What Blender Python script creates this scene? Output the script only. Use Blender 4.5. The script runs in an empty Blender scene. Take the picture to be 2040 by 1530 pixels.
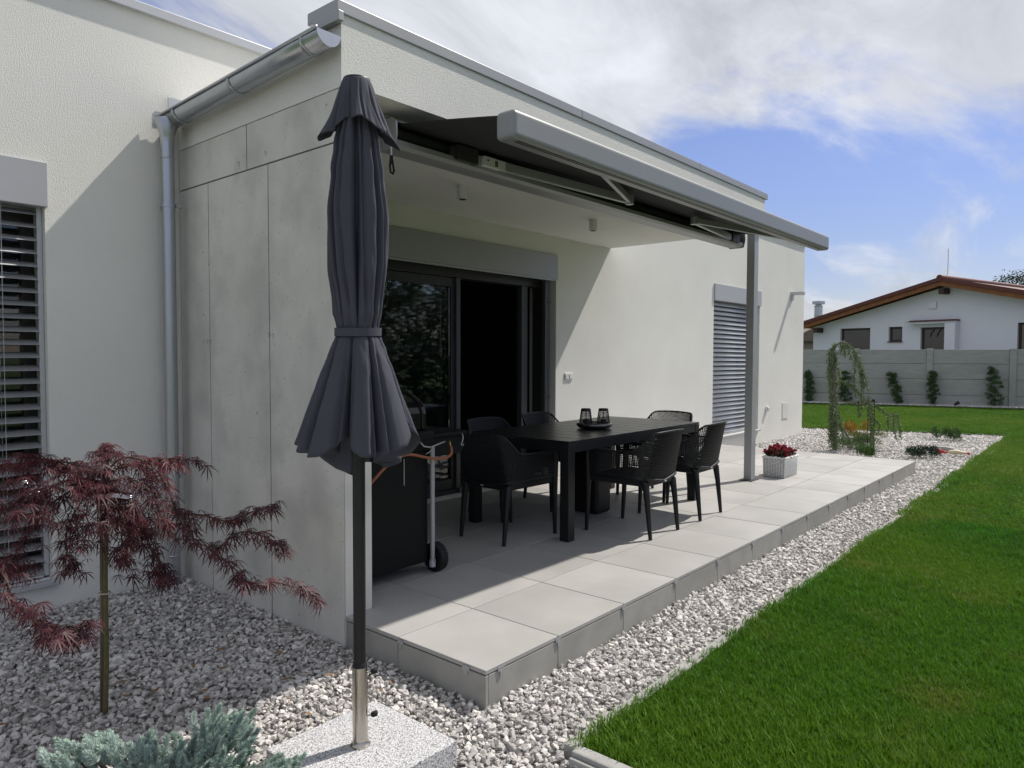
import bpy, bmesh, math, random
import numpy as np
from mathutils import Vector, Matrix, Euler, noise as mnoise

sc = bpy.context.scene
col = sc.collection
rnd = random.Random(7)
nr = np.random.RandomState(11)
R = math.radians

# ------------------------------------------------------------------ camera
CAM = Vector((-2.25273, -2.06817, 1.36187))
YAW, PIT, ROL = 0.706959, -0.038855, 0.0028105
cd = bpy.data.cameras.new('camera'); cam = bpy.data.objects.new('camera', cd); col.objects.link(cam)
_f = Vector((math.cos(YAW)*math.cos(PIT), math.sin(YAW)*math.cos(PIT), math.sin(PIT)))
_r = Vector((math.sin(YAW), -math.cos(YAW), 0)); _u = _r.cross(_f)
_x = math.cos(ROL)*_r + math.sin(ROL)*_u; _y = -math.sin(ROL)*_r + math.cos(ROL)*_u
cam.matrix_world = Matrix(((_x.x, _y.x, -_f.x, CAM.x), (_x.y, _y.y, -_f.y, CAM.y), (_x.z, _y.z, -_f.z, CAM.z), (0, 0, 0, 1)))
cd.sensor_fit = 'HORIZONTAL'; cd.sensor_width = 36; cd.lens = 1432.66/2040*36
cd.clip_start = .05; cd.clip_end = 3000
sc.camera = cam

# ------------------------------------------------------------------ sky, sun, exposure
SUN_TO = Vector((.75, -.22, 1.0)).normalized()
EL = math.asin(SUN_TO.z); AZ = math.atan2(SUN_TO.x, SUN_TO.y)
world = bpy.data.worlds.new('World'); sc.world = world; world.use_nodes = True
nt = world.node_tree; nt.nodes.clear()
def N(t, **k):
    n = nt.nodes.new(t)
    for a, b in k.items(): setattr(n, a, b)
    return n
def math_node(op, a, b=None, c=None, clamp=False):
    n = N('ShaderNodeMath', operation=op, use_clamp=clamp)
    for i, v in enumerate((a, b, c)):
        if v is None: continue
        if isinstance(v, (int, float)): n.inputs[i].default_value = v
        else: nt.links.new(v, n.inputs[i])
    return n.outputs[0]
sky = N('ShaderNodeTexSky', sky_type='NISHITA', sun_disc=False)
sky.sun_elevation = EL; sky.sun_rotation = AZ; sky.air_density = .9; sky.dust_density = .15; sky.ozone_density = 3.0
tc = N('ShaderNodeTexCoord'); sp = N('ShaderNodeSeparateXYZ'); nt.links.new(tc.outputs['Generated'], sp.inputs[0])
zc = math_node('MAXIMUM', sp.outputs[2], 0.0)
den = math_node('ADD', zc, .16)
cx = math_node('DIVIDE', sp.outputs[0], den); cy = math_node('DIVIDE', sp.outputs[1], den)
cmb = N('ShaderNodeCombineXYZ'); nt.links.new(cx, cmb.inputs[0]); nt.links.new(cy, cmb.inputs[1])
mp = N('ShaderNodeMapping'); mp.inputs['Location'].default_value = (3.1, 1.7, 0); mp.inputs['Rotation'].default_value = (0, 0, R(-62)); mp.inputs['Scale'].default_value = (.55, 1.25, 1)
nt.links.new(cmb.outputs[0], mp.inputs[0])
n1 = N('ShaderNodeTexNoise'); n1.inputs['Scale'].default_value = 1.45; n1.inputs['Detail'].default_value = 9; n1.inputs['Roughness'].default_value = .60; n1.inputs['Distortion'].default_value = .55
nt.links.new(mp.outputs[0], n1.inputs['Vector'])
# more cloud high up, broken wisps low down, thin veil at the horizon
hi = N('ShaderNodeMapRange', interpolation_type='SMOOTHSTEP'); nt.links.new(sp.outputs[2], hi.inputs[0])
hi.inputs[1].default_value = .235; hi.inputs[2].default_value = .33; hi.inputs[3].default_value = -.05; hi.inputs[4].default_value = .20
lo = N('ShaderNodeMapRange', interpolation_type='SMOOTHSTEP'); nt.links.new(sp.outputs[2], lo.inputs[0])
lo.inputs[1].default_value = .19; lo.inputs[2].default_value = .06; lo.inputs[3].default_value = 0; lo.inputs[4].default_value = .10
d1 = math_node('ADD', n1.outputs[0], math_node('ADD', hi.outputs[0], lo.outputs[0]))
cm = N('ShaderNodeMapRange', interpolation_type='SMOOTHSTEP'); nt.links.new(d1, cm.inputs[0])
cm.inputs[1].default_value = .46; cm.inputs[2].default_value = .72; cm.inputs[3].default_value = 0; cm.inputs[4].default_value = .9
n2 = N('ShaderNodeTexNoise'); n2.inputs['Scale'].default_value = 1.9; n2.inputs['Detail'].default_value = 9; n2.inputs['Roughness'].default_value = .62; n2.inputs['Distortion'].default_value = .8; nt.links.new(mp.outputs[0], n2.inputs['Vector'])
cr = N('ShaderNodeMapRange'); nt.links.new(n2.outputs[0], cr.inputs[0]); cr.inputs[1].default_value = .3; cr.inputs[2].default_value = .7; cr.inputs[3].default_value = 1.45; cr.inputs[4].default_value = 2.5
ccol = N('ShaderNodeMix', data_type='RGBA', blend_type='MULTIPLY'); ccol.inputs[0].default_value = 1
nt.links.new(cr.outputs[0], ccol.inputs[6]); ccol.inputs[7].default_value = (.97, .99, 1.03, 1)
hz = N('ShaderNodeMapRange', interpolation_type='SMOOTHSTEP'); nt.links.new(sp.outputs[2], hz.inputs[0]); hz.inputs[1].default_value = -.02; hz.inputs[2].default_value = .34; hz.inputs[3].default_value = 0; hz.inputs[4].default_value = 1
hcol = N('ShaderNodeMix', data_type='RGBA'); nt.links.new(hz.outputs[0], hcol.inputs[0]); hcol.inputs[6].default_value = (.25, .21, .215, 1); hcol.inputs[7].default_value = (.34, .295, .34, 1)
skyc = N('ShaderNodeMix', data_type='RGBA', blend_type='MULTIPLY'); skyc.inputs[0].default_value = 1; nt.links.new(sky.outputs[0], skyc.inputs[6]); nt.links.new(hcol.outputs[2], skyc.inputs[7])
mixs = N('ShaderNodeMix', data_type='RGBA'); nt.links.new(cm.outputs[0], mixs.inputs[0]); nt.links.new(skyc.outputs[2], mixs.inputs[6]); nt.links.new(ccol.outputs[2], mixs.inputs[7])
bg = N('ShaderNodeBackground'); bg.inputs['Strength'].default_value = .15; nt.links.new(mixs.outputs[2], bg.inputs[0])
wo = N('ShaderNodeOutputWorld'); nt.links.new(bg.outputs[0], wo.inputs[0])
sd = bpy.data.lights.new('sun', 'SUN'); sd.energy = 2.0; sd.angle = R(.9); sd.color = (1, .945, .87)
sun = bpy.data.objects.new('sun', sd); col.objects.link(sun); sun.rotation_euler = (-SUN_TO).to_track_quat('-Z', 'Y').to_euler(); sun.location = (6, -6, 12)
sc.view_settings.view_transform = 'Standard'; sc.view_settings.look = 'None'; sc.view_settings.gamma = 1; sc.view_settings.exposure = 1.33
sc.view_settings.use_curve_mapping = False
sc.cycles.max_bounces = 7; sc.cycles.diffuse_bounces = 3; sc.cycles.glossy_bounces = 3; sc.cycles.transmission_bounces = 6; sc.cycles.transparent_max_bounces = 6
sc.cycles.caustics_reflective = False; sc.cycles.caustics_refractive = False

# ------------------------------------------------------------------ materials
MATS = {}
def M(name, c, rough=.6, metal=0., var=.12, vs=6., bump=0., bs=80., spec=.4, rand=0., c2=None, c2s=3., c2lo=.45, c2hi=.65, detail=6, trans=0., sss=0., obj=False, bdist=.01, anis=None):
    if name in MATS: return MATS[name]
    m = bpy.data.materials.new(name); m.use_nodes = True; MATS[name] = m
    t = m.node_tree; L = t.links; b = t.nodes['Principled BSDF']
    def nn(ty, **k):
        n = t.nodes.new(ty)
        for a, v in k.items(): setattr(n, a, v)
        return n
    b.inputs['Roughness'].default_value = rough; b.inputs['Metallic'].default_value = metal; b.inputs['Specular IOR Level'].default_value = spec
    if trans:
        b.inputs['Transmission Weight'].default_value = trans
    geo = nn('ShaderNodeNewGeometry'); pos = geo.outputs['Position']
    if obj:
        tco = nn('ShaderNodeTexCoord'); oi = nn('ShaderNodeObjectInfo')
        ad = nn('ShaderNodeVectorMath', operation='ADD'); ml = nn('ShaderNodeMath', operation='MULTIPLY'); ml.inputs[1].default_value = 37.
        L.new(oi.outputs['Random'], ml.inputs[0]); L.new(tco.outputs['Object'], ad.inputs[0]); L.new(ml.outputs[0], ad.inputs[1]); pos = ad.outputs[0]
    if anis:
        mpn = nn('ShaderNodeMapping'); mpn.inputs['Scale'].default_value = anis; L.new(pos, mpn.inputs[0]); vpos = mpn.outputs[0]
    else: vpos = pos
    cur = None
    n = nn('ShaderNodeTexNoise'); n.inputs['Scale'].default_value = vs; n.inputs['Detail'].default_value = detail; n.inputs['Roughness'].default_value = .6; L.new(vpos, n.inputs['Vector'])
    mr = nn('ShaderNodeMapRange'); mr.inputs[1].default_value = .25; mr.inputs[2].default_value = .75; mr.inputs[3].default_value = 1-var; mr.inputs[4].default_value = 1+var; L.new(n.outputs[0], mr.inputs[0])
    val = mr.outputs[0]
    if rand:
        oi2 = nn('ShaderNodeObjectInfo'); mr2 = nn('ShaderNodeMapRange'); mr2.inputs[3].default_value = 1-rand; mr2.inputs[4].default_value = 1+rand; L.new(oi2.outputs['Random'], mr2.inputs[0])
        mu = nn('ShaderNodeMath', operation='MULTIPLY'); L.new(val, mu.inputs[0]); L.new(mr2.outputs[0], mu.inputs[1]); val = mu.outputs[0]
    mx = nn('ShaderNodeMix', data_type='RGBA', blend_type='MULTIPLY'); mx.inputs[0].default_value = 1; mx.inputs[6].default_value = (*c, 1); L.new(val, mx.inputs[7]); cur = mx.outputs[2]
    if c2:
        n3 = nn('ShaderNodeTexNoise'); n3.inputs['Scale'].default_value = c2s; n3.inputs['Detail'].default_value = 5; L.new(vpos, n3.inputs['Vector'])
        m3 = nn('ShaderNodeMapRange'); m3.inputs[1].default_value = c2lo; m3.inputs[2].default_value = c2hi; L.new(n3.outputs[0], m3.inputs[0])
        mx2 = nn('ShaderNodeMix', data_type='RGBA'); L.new(m3.outputs[0], mx2.inputs[0]); L.new(cur, mx2.inputs[6]); mx2.inputs[7].default_value = (*c2, 1); cur = mx2.outputs[2]
    L.new(cur, b.inputs['Base Color'])
    if bump:
        nb = nn('ShaderNodeTexNoise'); nb.inputs['Scale'].default_value = bs; nb.inputs['Detail'].default_value = 4; nb.inputs['Roughness'].default_value = .6; rm = nn('ShaderNodeMapping'); rm.inputs['Rotation'].default_value = (.63, .41, .87); L.new(pos, rm.inputs[0]); L.new(rm.outputs[0], nb.inputs['Vector'])
        bp = nn('ShaderNodeBump'); bp.inputs['Strength'].default_value = bump; bp.inputs['Distance'].default_value = bdist; L.new(nb.outputs[0], bp.inputs['Height']); L.new(bp.outputs[0], b.inputs['Normal'])
    # slight roughness variation
    mrr = nn('ShaderNodeMapRange'); mrr.inputs[3].default_value = max(0, rough-.06); mrr.inputs[4].default_value = min(1, rough+.06); L.new(n.outputs[0], mrr.inputs[0])
    if not trans: L.new(mrr.outputs[0], b.inputs['Roughness'])
    return m
def add_nodes(m):
    t = m.node_tree
    def nn(ty, **k):
        n = t.nodes.new(ty)
        for a, v in k.items(): setattr(n, a, v)
        return n
    return t, t.links, t.nodes['Principled BSDF'], nn

plaster = M('plaster', (.775, .768, .728), .9, var=.05, vs=1.2, bump=.75, bs=135, bdist=.005, spec=.15)
ceiling_m = M('ceiling_plaster', (.79, .785, .755), .9, var=.03, vs=2, bump=.4, bs=160, bdist=.003, spec=.15)
alu = M('grey_aluminium', (.36, .365, .375), .42, .25, var=.04, vs=3)
alu_lt = M('pale_aluminium', (.50, .51, .53), .4, .3, var=.04, vs=3)
alu_dk = M('dark_frame', (.045, .046, .048), .38, .1, var=.06, vs=3)
alu_md = M('mid_grey_frame', (.085, .085, .09), .4, .2, var=.06, vs=3)
box_grey = M('box_grey', (.43, .435, .46), .45, .1, var=.03, vs=2)
awning_grey = M('awning_grey', (.25, .258, .262), .38, .15, var=.04, vs=3)
zinc = M('zinc', (.46, .48, .51), .3, .85, var=.08, vs=9, anis=(1, 1, .25))
steel = M('brushed_steel', (.46, .43, .38), .26, 1., var=.16, vs=30, anis=(1, 1, .1))
black_metal = M('black_metal', (.009, .009, .011), .45, .0, var=.1, vs=5)
black_plastic = M('black_plastic', (.009, .0095, .0115), .5, var=.12, vs=9, spec=.35)
table_top_m = M('table_lacquer', (.012, .012, .013), .32, var=.12, vs=12, spec=.55, anis=(4, 1, 1))
grill_black = M('grill_black', (.005, .005, .0055), .55, spec=.2, var=.1, vs=6)
grill_gloss = M('grill_enamel', (.008, .008, .009), .18, var=.1, vs=6)
cloth = M('umbrella_cloth', (.064, .066, .084), .85, var=.10, vs=4, bump=.25, bs=320, bdist=.001, spec=.2)
cloth_dk = M('awning_cloth', (.045, .046, .05), .8, var=.08, vs=4, spec=.2)
rubber = M('rubber', (.012, .012, .013), .75, var=.1)
hose_m = M('orange_hose', (.28, .095, .045), .5, var=.1)
white_pl = M('white_plastic', (.72, .72, .71), .4, var=.03)
glass = M('glass', (.9, .95, .95), .015, trans=1., var=.0)
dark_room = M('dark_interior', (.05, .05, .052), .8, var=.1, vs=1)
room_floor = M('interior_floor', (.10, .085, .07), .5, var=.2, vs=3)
soil = M('soil', (.10, .09, .075), .95, var=.3, vs=6, bump=.6, bs=40)
bed_m = M('gravel_base', (.38, .365, .35), .95, var=.4, vs=60, bump=1, bs=60)
stone_m = M('gravel_stone', (.60, .578, .555), .85, var=.16, vs=45, bump=.5, bs=120, rand=.42, obj=True, spec=.2, c2=(.55, .50, .44), c2s=9, c2lo=.55, c2hi=.8)
granite = M('granite', (.50, .50, .51), .65, var=.06, vs=3, bump=.5, bs=240, bdist=.003)
t, L, b, nn = add_nodes(granite)
v = nn('ShaderNodeTexNoise'); v.inputs['Scale'].default_value = 210; v.inputs['Detail'].default_value = 2
g = nn('ShaderNodeNewGeometry'); L.new(g.outputs['Position'], v.inputs['Vector'])
rp = nn('ShaderNodeValToRGB'); rp.color_ramp.elements[0].position = .36; rp.color_ramp.elements[0].color = (.09, .09, .095, 1); rp.color_ramp.elements[1].position = .60; rp.color_ramp.elements[1].color = (.66, .66, .67, 1)
e = rp.color_ramp.elements.new(.46); e.color = (.42, .42, .43, 1)
L.new(v.outputs[0], rp.inputs[0]); L.new(rp.outputs[0], b.inputs['Base Color'])
kerb_m = M('kerb_concrete', (.33, .325, .31), .9, var=.15, vs=12, bump=.6, bs=130, bdist=.004)
tile_m = M('porcelain_tile', (.385, .377, .36), .55, var=.09, vs=2.4, bump=.12, bs=90, bdist=.002, rand=.085, obj=True, c2=(.315, .31, .298), c2s=1.5, c2lo=.45, c2hi=.75, spec=.35)
riser_m = M('porcelain_riser', (.31, .305, .285), .6, var=.12, vs=5, bump=.15, bs=90, bdist=.002, rand=.06, obj=True, c2=(.26, .26, .243), c2s=6, c2lo=.45, c2hi=.75)
fence_m = M('fence_concrete', (.36, .37, .365), .9, var=.14, vs=3, bump=.4, bs=40, anis=(1, 1, 4), c2=(.31, .325, .31), c2s=.8, c2lo=.45, c2hi=.7)
# board-formed concrete with pores and streaks
conc = M('formwork_concrete', (.65, .638, .595), .88, var=.12, vs=2.0, bump=.3, bs=50, bdist=.003, c2=(.50, .495, .465), c2s=2.6, c2lo=.48, c2hi=.72, spec=.2, detail=9)
t, L, b, nn = add_nodes(conc)
src = b.inputs['Base Color'].links[0].from_socket
g = nn('ShaderNodeNewGeometry')
def pores(scale, thr, chance):
    vo = nn('ShaderNodeTexVoronoi'); vo.inputs['Scale'].default_value = scale; L.new(g.outputs['Position'], vo.inputs['Vector'])
    ds = nn('ShaderNodeMath', operation='LESS_THAN'); L.new(vo.outputs['Distance'], ds.inputs[0]); ds.inputs[1].default_value = thr
    sepc = nn('ShaderNodeSeparateColor'); L.new(vo.outputs['Color'], sepc.inputs[0])
    ch = nn('ShaderNodeMath', operation='LESS_THAN'); L.new(sepc.outputs[0], ch.inputs[0]); ch.inputs[1].default_value = chance
    mu = nn('ShaderNodeMath', operation='MULTIPLY'); L.new(ds.outputs[0], mu.inputs[0]); L.new(ch.outputs[0], mu.inputs[1]); return mu.outputs[0]
pa = pores(31, .12, .07); pb = pores(6.3, .05, .22)
mxp = nn('ShaderNodeMath', operation='MAXIMUM'); L.new(pa, mxp.inputs[0]); L.new(pb, mxp.inputs[1])
ms = nn('ShaderNodeMath', operation='MULTIPLY'); L.new(mxp.outputs[0], ms.inputs[0]); ms.inputs[1].default_value = .62
mm = nn('ShaderNodeMix', data_type='RGBA'); L.new(ms.outputs[0], mm.inputs[0]); L.new(src, mm.inputs[6]); mm.inputs[7].default_value = (.12, .12, .11, 1)
# vertical grey streaks and grime smudges
mpn = nn('ShaderNodeMapping'); mpn.inputs['Scale'].default_value = (1, 2.2, .9); L.new(g.outputs['Position'], mpn.inputs[0])
ns = nn('ShaderNodeTexNoise'); ns.inputs['Scale'].default_value = 2.5; ns.inputs['Detail'].default_value = 7; L.new(mpn.outputs[0], ns.inputs['Vector'])
rs = nn('ShaderNodeMapRange'); rs.inputs[1].default_value = .5; rs.inputs[2].default_value = .8; rs.inputs[3].default_value = 0; rs.inputs[4].default_value = .30; L.new(ns.outputs[0], rs.inputs[0])
mm2 = nn('ShaderNodeMix', data_type='RGBA'); L.new(rs.outputs[0], mm2.inputs[0]); L.new(mm.outputs[2], mm2.inputs[6]); mm2.inputs[7].default_value = (.40, .395, .37, 1)
L.new(mm2.outputs[2], b.inputs['Base Color'])
conc_joint = M('concrete_joint', (.15, .145, .13), .95)
lawn_m = M('lawn_soil', (.05, .085, .02), .95, var=.4, vs=14, bump=1, bs=70, c2=(.05, .085, .02), c2s=1.2)
def leafmat(name, c, c2, s=9., rough=.55, transl=.25, rand=.2):
    m = M(name, c, rough, var=.25, vs=s, rand=rand, c2=c2, c2s=s*.35, c2lo=.4, c2hi=.65, spec=.3)
    t, L, b, nn = add_nodes(m); out = t.nodes['Material Output']
    tr = nn('ShaderNodeBsdfTranslucent'); L.new(b.inputs['Base Color'].links[0].from_socket, tr.inputs[0])
    mx = nn('ShaderNodeMixShader'); mx.inputs[0].default_value = transl; L.new(b.outputs[0], mx.inputs[1]); L.new(tr.outputs[0], mx.inputs[2]); L.new(mx.outputs[0], out.inputs[0])
    return m
grass_m = leafmat('grass_blade', (.048, .165, .010), (.105, .215, .014), 1.1, .65, .35, .45)
grass_far_m = leafmat('grass_far', (.072, .18, .014), (.125, .22, .022), .9, .65, .35, .35)
for gm in (grass_m, grass_far_m):      # thin yellowing spots in the lawn
    t, L, b, nn = add_nodes(gm); src = b.inputs['Base Color'].links[0].from_socket
    g = nn('ShaderNodeNewGeometry'); n_ = nn('ShaderNodeTexNoise'); n_.inputs['Scale'].default_value = 1.7; n_.inputs['Detail'].default_value = 4; L.new(g.outputs['Position'], n_.inputs['Vector'])
    r_ = nn('ShaderNodeMapRange'); r_.inputs[1].default_value = .55; r_.inputs[2].default_value = .74; r_.inputs[4].default_value = .75; L.new(n_.outputs[0], r_.inputs[0])
    x_ = nn('ShaderNodeMix', data_type='RGBA'); L.new(r_.outputs[0], x_.inputs[0]); L.new(src, x_.inputs[6]); x_.inputs[7].default_value = (.26, .25, .06, 1); L.new(x_.outputs[2], b.inputs['Base Color'])
maple_m = leafmat('maple_leaf', (.095, .029, .036), (.062, .023, .031), 8, .5, .3, 0)
maple_red = leafmat('maple_leaf_red', (.155, .042, .047), (.10, .032, .042), 8, .5, .35, 0)
spruce_m = leafmat('spruce_needle', (.42, .52, .475), (.33, .43, .39), 10, .6, .15, 0)
spruce_tip = leafmat('spruce_tip', (.48, .60, .50), (.42, .54, .46), 10, .6, .15, 0)
cedar_m = leafmat('cedar_needle', (.155, .215, .095), (.11, .16, .07), 8, .6, .15, 0)
thuja_m = leafmat('thuja_leaf', (.075, .135, .045), (.045, .085, .034), 8, .6, .2, 0)
dark_conifer = leafmat('dark_conifer', (.022, .048, .030), (.015, .033, .022), 8, .6, .15, 0)
green_shrub = leafmat('green_shrub', (.065, .13, .03), (.04, .085, .022), 8, .6, .2, 0)
yellow_shrub = leafmat('yellow_shrub', (.36, .25, .04), (.25, .15, .03), 8, .6, .2, 0)
lime_shrub = leafmat('lime_shrub', (.16, .17, .03), (.10, .12, .03), 8, .6, .2, 0)
far_leaf = leafmat('far_tree_leaf', (.035, .055, .025), (.05, .07, .03), 3, .6, .2, 0)
red_petal = leafmat('red_petal', (.36, .03, .06), (.18, .012, .03), 40, .5, .3, 0)
begonia_leaf = leafmat('begonia_leaf', (.045, .03, .02), (.04, .06, .02), 30, .5, .2, 0)
bark = M('bark', (.10, .075, .05), .9, var=.3, vs=30, bump=.7, bs=60)
bark_olive = M('bark_olive', (.105, .10, .04), .8, var=.3, vs=40, bump=.4, bs=80)
bark_grey = M('bark_grey', (.14, .135, .11), .9, var=.3, vs=30, bump=.7, bs=60)
stake_m = M('stake_wood', (.15, .12, .09), .85, var=.25, vs=20, bump=.4, bs=60, anis=(1, 1, .15))
wood_br = M('rafter_wood', (.22, .085, .03), .7, var=.3, vs=6, anis=(1, 1, .3))
roof_red = M('roof_red', (.115, .036, .027), .6, var=.12, vs=4)
win_brown = M('brown_frame', (.045, .022, .016), .5, var=.1)
white_wall = M('white_render', (.70, .72, .76), .9, var=.03, vs=1, bump=.2, bs=80)
far_glass = M('far_glass', (.03, .032, .036), .08, var=.2, vs=1, spec=.6)
brick_far = M('far_brick', (.30, .26, .22), .9, var=.15, vs=6)
wicker_m = M('wicker', (.72, .72, .71), .6, var=.12, vs=30, bump=.3, bs=200, bdist=.002)
foil = M('foil', (.75, .76, .8), .18, 1., var=.1, bump=.8, bs=90)
toy_cream = M('toy_cream', (.62, .52, .36), .5, var=.08)
toy_red = M('toy_red', (.5, .03, .03), .45, var=.1)
pewter = M('pewter', (.16, .16, .165), .22, .9, var=.1, vs=9)
candle_m = M('candle', (.5, .48, .42), .6, var=.05)

# ------------------------------------------------------------------ mesh helpers
class MB:
    def __init__(s): s.v = []; s.f = []; s.smooth = False
    def add(s, vs, fs):
        o = len(s.v); s.v += [tuple(p) for p in vs]; s.f += [tuple(i+o for i in q) for q in fs]; return s
    def box(s, x0, x1, y0, y1, z0, z1):
        return s.add([(x, y, z) for z in (z0, z1) for y in (y0, y1) for x in (x0, x1)], [(0, 2, 3, 1), (4, 5, 7, 6), (0, 1, 5, 4), (2, 6, 7, 3), (0, 4, 6, 2), (1, 3, 7, 5)])
    def bar(s, a, b, w, h, up=(0, 0, 1)):
        a = Vector(a); b = Vector(b); d = (b-a).normalized(); up = Vector(up)
        sx = d.cross(up)
        if sx.length < 1e-4: sx = d.cross(Vector((1, 0, 0)))
        sx.normalize(); sy = sx.cross(d).normalized()
        vs = [p + sx*(i*w/2) + sy*(j*h/2) for p in (a, b) for j in (-1, 1) for i in (-1, 1)]
        return s.add(vs, [(0, 2, 3, 1), (4, 5, 7, 6), (0, 1, 5, 4), (2, 6, 7, 3), (0, 4, 6, 2), (1, 3, 7, 5)])
    def tube(s, pts, rad, n=10, cap=True):
        pts = [Vector(p) for p in pts]
        rads = rad if isinstance(rad, (list, tuple)) else [rad]*len(pts)
        ref = None; vs = []; 
        for i, p in enumerate(pts):
            d = (pts[min(i+1, len(pts)-1)]-pts[max(i-1, 0)]).normalized()
            if ref is None:
                ref = d.orthogonal().normalized()
            ref = (ref - d*ref.dot(d)).normalized(); bi = d.cross(ref)
            for k in range(n):
                a = 2*math.pi*k/n; vs.append(p + (ref*math.cos(a)+bi*math.sin(a))*rads[i])
        fs = [(i*n+k, i*n+(k+1) % n, (i+1)*n+(k+1) % n, (i+1)*n+k) for i in range(len(pts)-1) for k in range(n)]
        if cap: fs += [tuple(range(n))[::-1], tuple((len(pts)-1)*n+k for k in range(n))]
        return s.add(vs, fs)
    def lathe(s, prof, c=(0, 0, 0), n=24, axis='z', cap=True):
        vs = []
        for r, z in prof:
            for k in range(n):
                a = 2*math.pi*k/n; q = (r*math.cos(a), r*math.sin(a), z)
                if axis == 'x': q = (q[2], q[0], q[1])
                if axis == 'y': q = (q[1], q[2], q[0])
                vs.append((q[0]+c[0], q[1]+c[1], q[2]+c[2]))
        m = len(prof)
        fs = [(i*n+k, i*n+(k+1) % n, (i+1)*n+(k+1) % n, (i+1)*n+k) for i in range(m-1) for k in range(n)]
        if cap: fs += [tuple(range(n))[::-1], tuple((m-1)*n+k for k in range(n))]
        return s.add(vs, fs)
    def grid(s, P, closed=False):
        m = len(P); n = len(P[0]); vs = [p for row in P for p in row]
        fs = [(i*n+j, i*n+(j+1) % n, (i+1)*n+(j+1) % n, (i+1)*n+j) for i in range(m-1) for j in range(n if closed else n-1)]
        return s.add(vs, fs)
    def prism(s, poly, y0, y1, axis='y'):
        # poly of (a,b): for axis y -> (x,z); axis x -> (y,z); axis z -> (x,y)
        def P(a, b, t): return {'y': (a, t, b), 'x': (t, a, b), 'z': (a, b, t)}[axis]
        n = len(poly); vs = [P(a, b, y0) for a, b in poly]+[P(a, b, y1) for a, b in poly]
        return s.add(vs, [tuple(range(n)), tuple(range(2*n-1, n-1, -1))]+[(i, i+n, (i+1) % n+n, (i+1) % n) for i in range(n)])
    def mesh(s, name):
        me = bpy.data.meshes.new(name); me.from_pydata(s.v, [], s.f); me.update()
        bm = bmesh.new(); bm.from_mesh(me); bmesh.ops.recalc_face_normals(bm, faces=bm.faces); bm.to_mesh(me); bm.free()
        return me
    def build(s, name, mat, parent=None, bevel=0, smooth=False, seg=2, auto=None, recalc=True):
        me = s.mesh(name)
        o = bpy.data.objects.new(name, me); col.objects.link(o)
        me.materials.append(mat)
        if smooth:
            me.polygons.foreach_set('use_smooth', [True]*len(me.polygons))
            if auto: me.set_sharp_from_angle(angle=R(auto))
        if bevel:
            md = o.modifiers.new('bevel', 'BEVEL'); md.width = bevel; md.segments = seg; md.limit_method = 'ANGLE'; md.angle_limit = R(40); md.harden_normals = False
        if parent: o.parent = parent
        return o
def np_mesh(name, V, F, mat, parent=None, smooth=False):
    """V (n,3) verts, F (m,k) faces, all with k corners"""
    V = np.asarray(V, np.float32); F = np.asarray(F, np.int32); k = F.shape[1]
    me = bpy.data.meshes.new(name); me.vertices.add(len(V)); me.vertices.foreach_set('co', V.ravel())
    me.loops.add(F.size); me.loops.foreach_set('vertex_index', F.ravel())
    me.polygons.add(len(F)); me.polygons.foreach_set('loop_start', np.arange(0, F.size, k, dtype=np.int32))
    me.update(calc_edges=True); me.validate()
    if smooth: me.polygons.foreach_set('use_smooth', [True]*len(me.polygons))
    me.materials.append(mat)
    o = bpy.data.objects.new(name, me); col.objects.link(o)
    if parent: o.parent = parent
    return o
def empty(name, loc=(0, 0, 0), rz=0):
    o = bpy.data.objects.new(name, None); col.objects.link(o); o.location = loc; o.rotation_euler = (0, 0, rz); o.empty_display_size = .1; return o
def tag(o, label, cat=None, group=None, kind=None):
    if label: o['label'] = label
    if cat: o['category'] = cat
    if group: o['group'] = group
    if kind: o['kind'] = kind
    return o
def copy_tree(o, parent=None):
    c = o.copy(); col.objects.link(c)
    if parent: c.parent = parent
    for ch in list(o.children): copy_tree(ch, c)
    return c
def unparented(vlist, o): return [(x-o[0], y-o[1], z-o[2]) for x, y, z in vlist]

G = -.145      # gravel surface

# ------------------------------------------------------------------ ground, beds, lawn
mb = MB(); mb.add([(-1500, -1500, -.30), (1500, -1500, -.30), (1500, 1500, -.30), (-1500, 1500, -.30)], [(0, 1, 2, 3)])
tag(mb.build('ground', lawn_m), 'grassy ground reaching to the horizon', kind='structure')
mb = MB(); mb.box(-4.5, 13.9, -4.5, 2.8, -.32, G-.035)
tag(mb.build('gravel_bed', bed_m), 'bed of pale crushed stone around the terrace', kind='structure')
XE = 14.45
lawn_poly = [(.0, -5.5), (32, -5.5), (32, 12), (12.3, 12), (12.3, 3.5), (13.28, 3.3), (XE-.02, -.37), (14.2, -.45), (.0, -.53)]
mb = MB(); mb.prism(lawn_poly, -.31, -.135, 'z')
tag(mb.build('lawn', lawn_m), 'mown green lawn beside the gravel', kind='structure')

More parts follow.
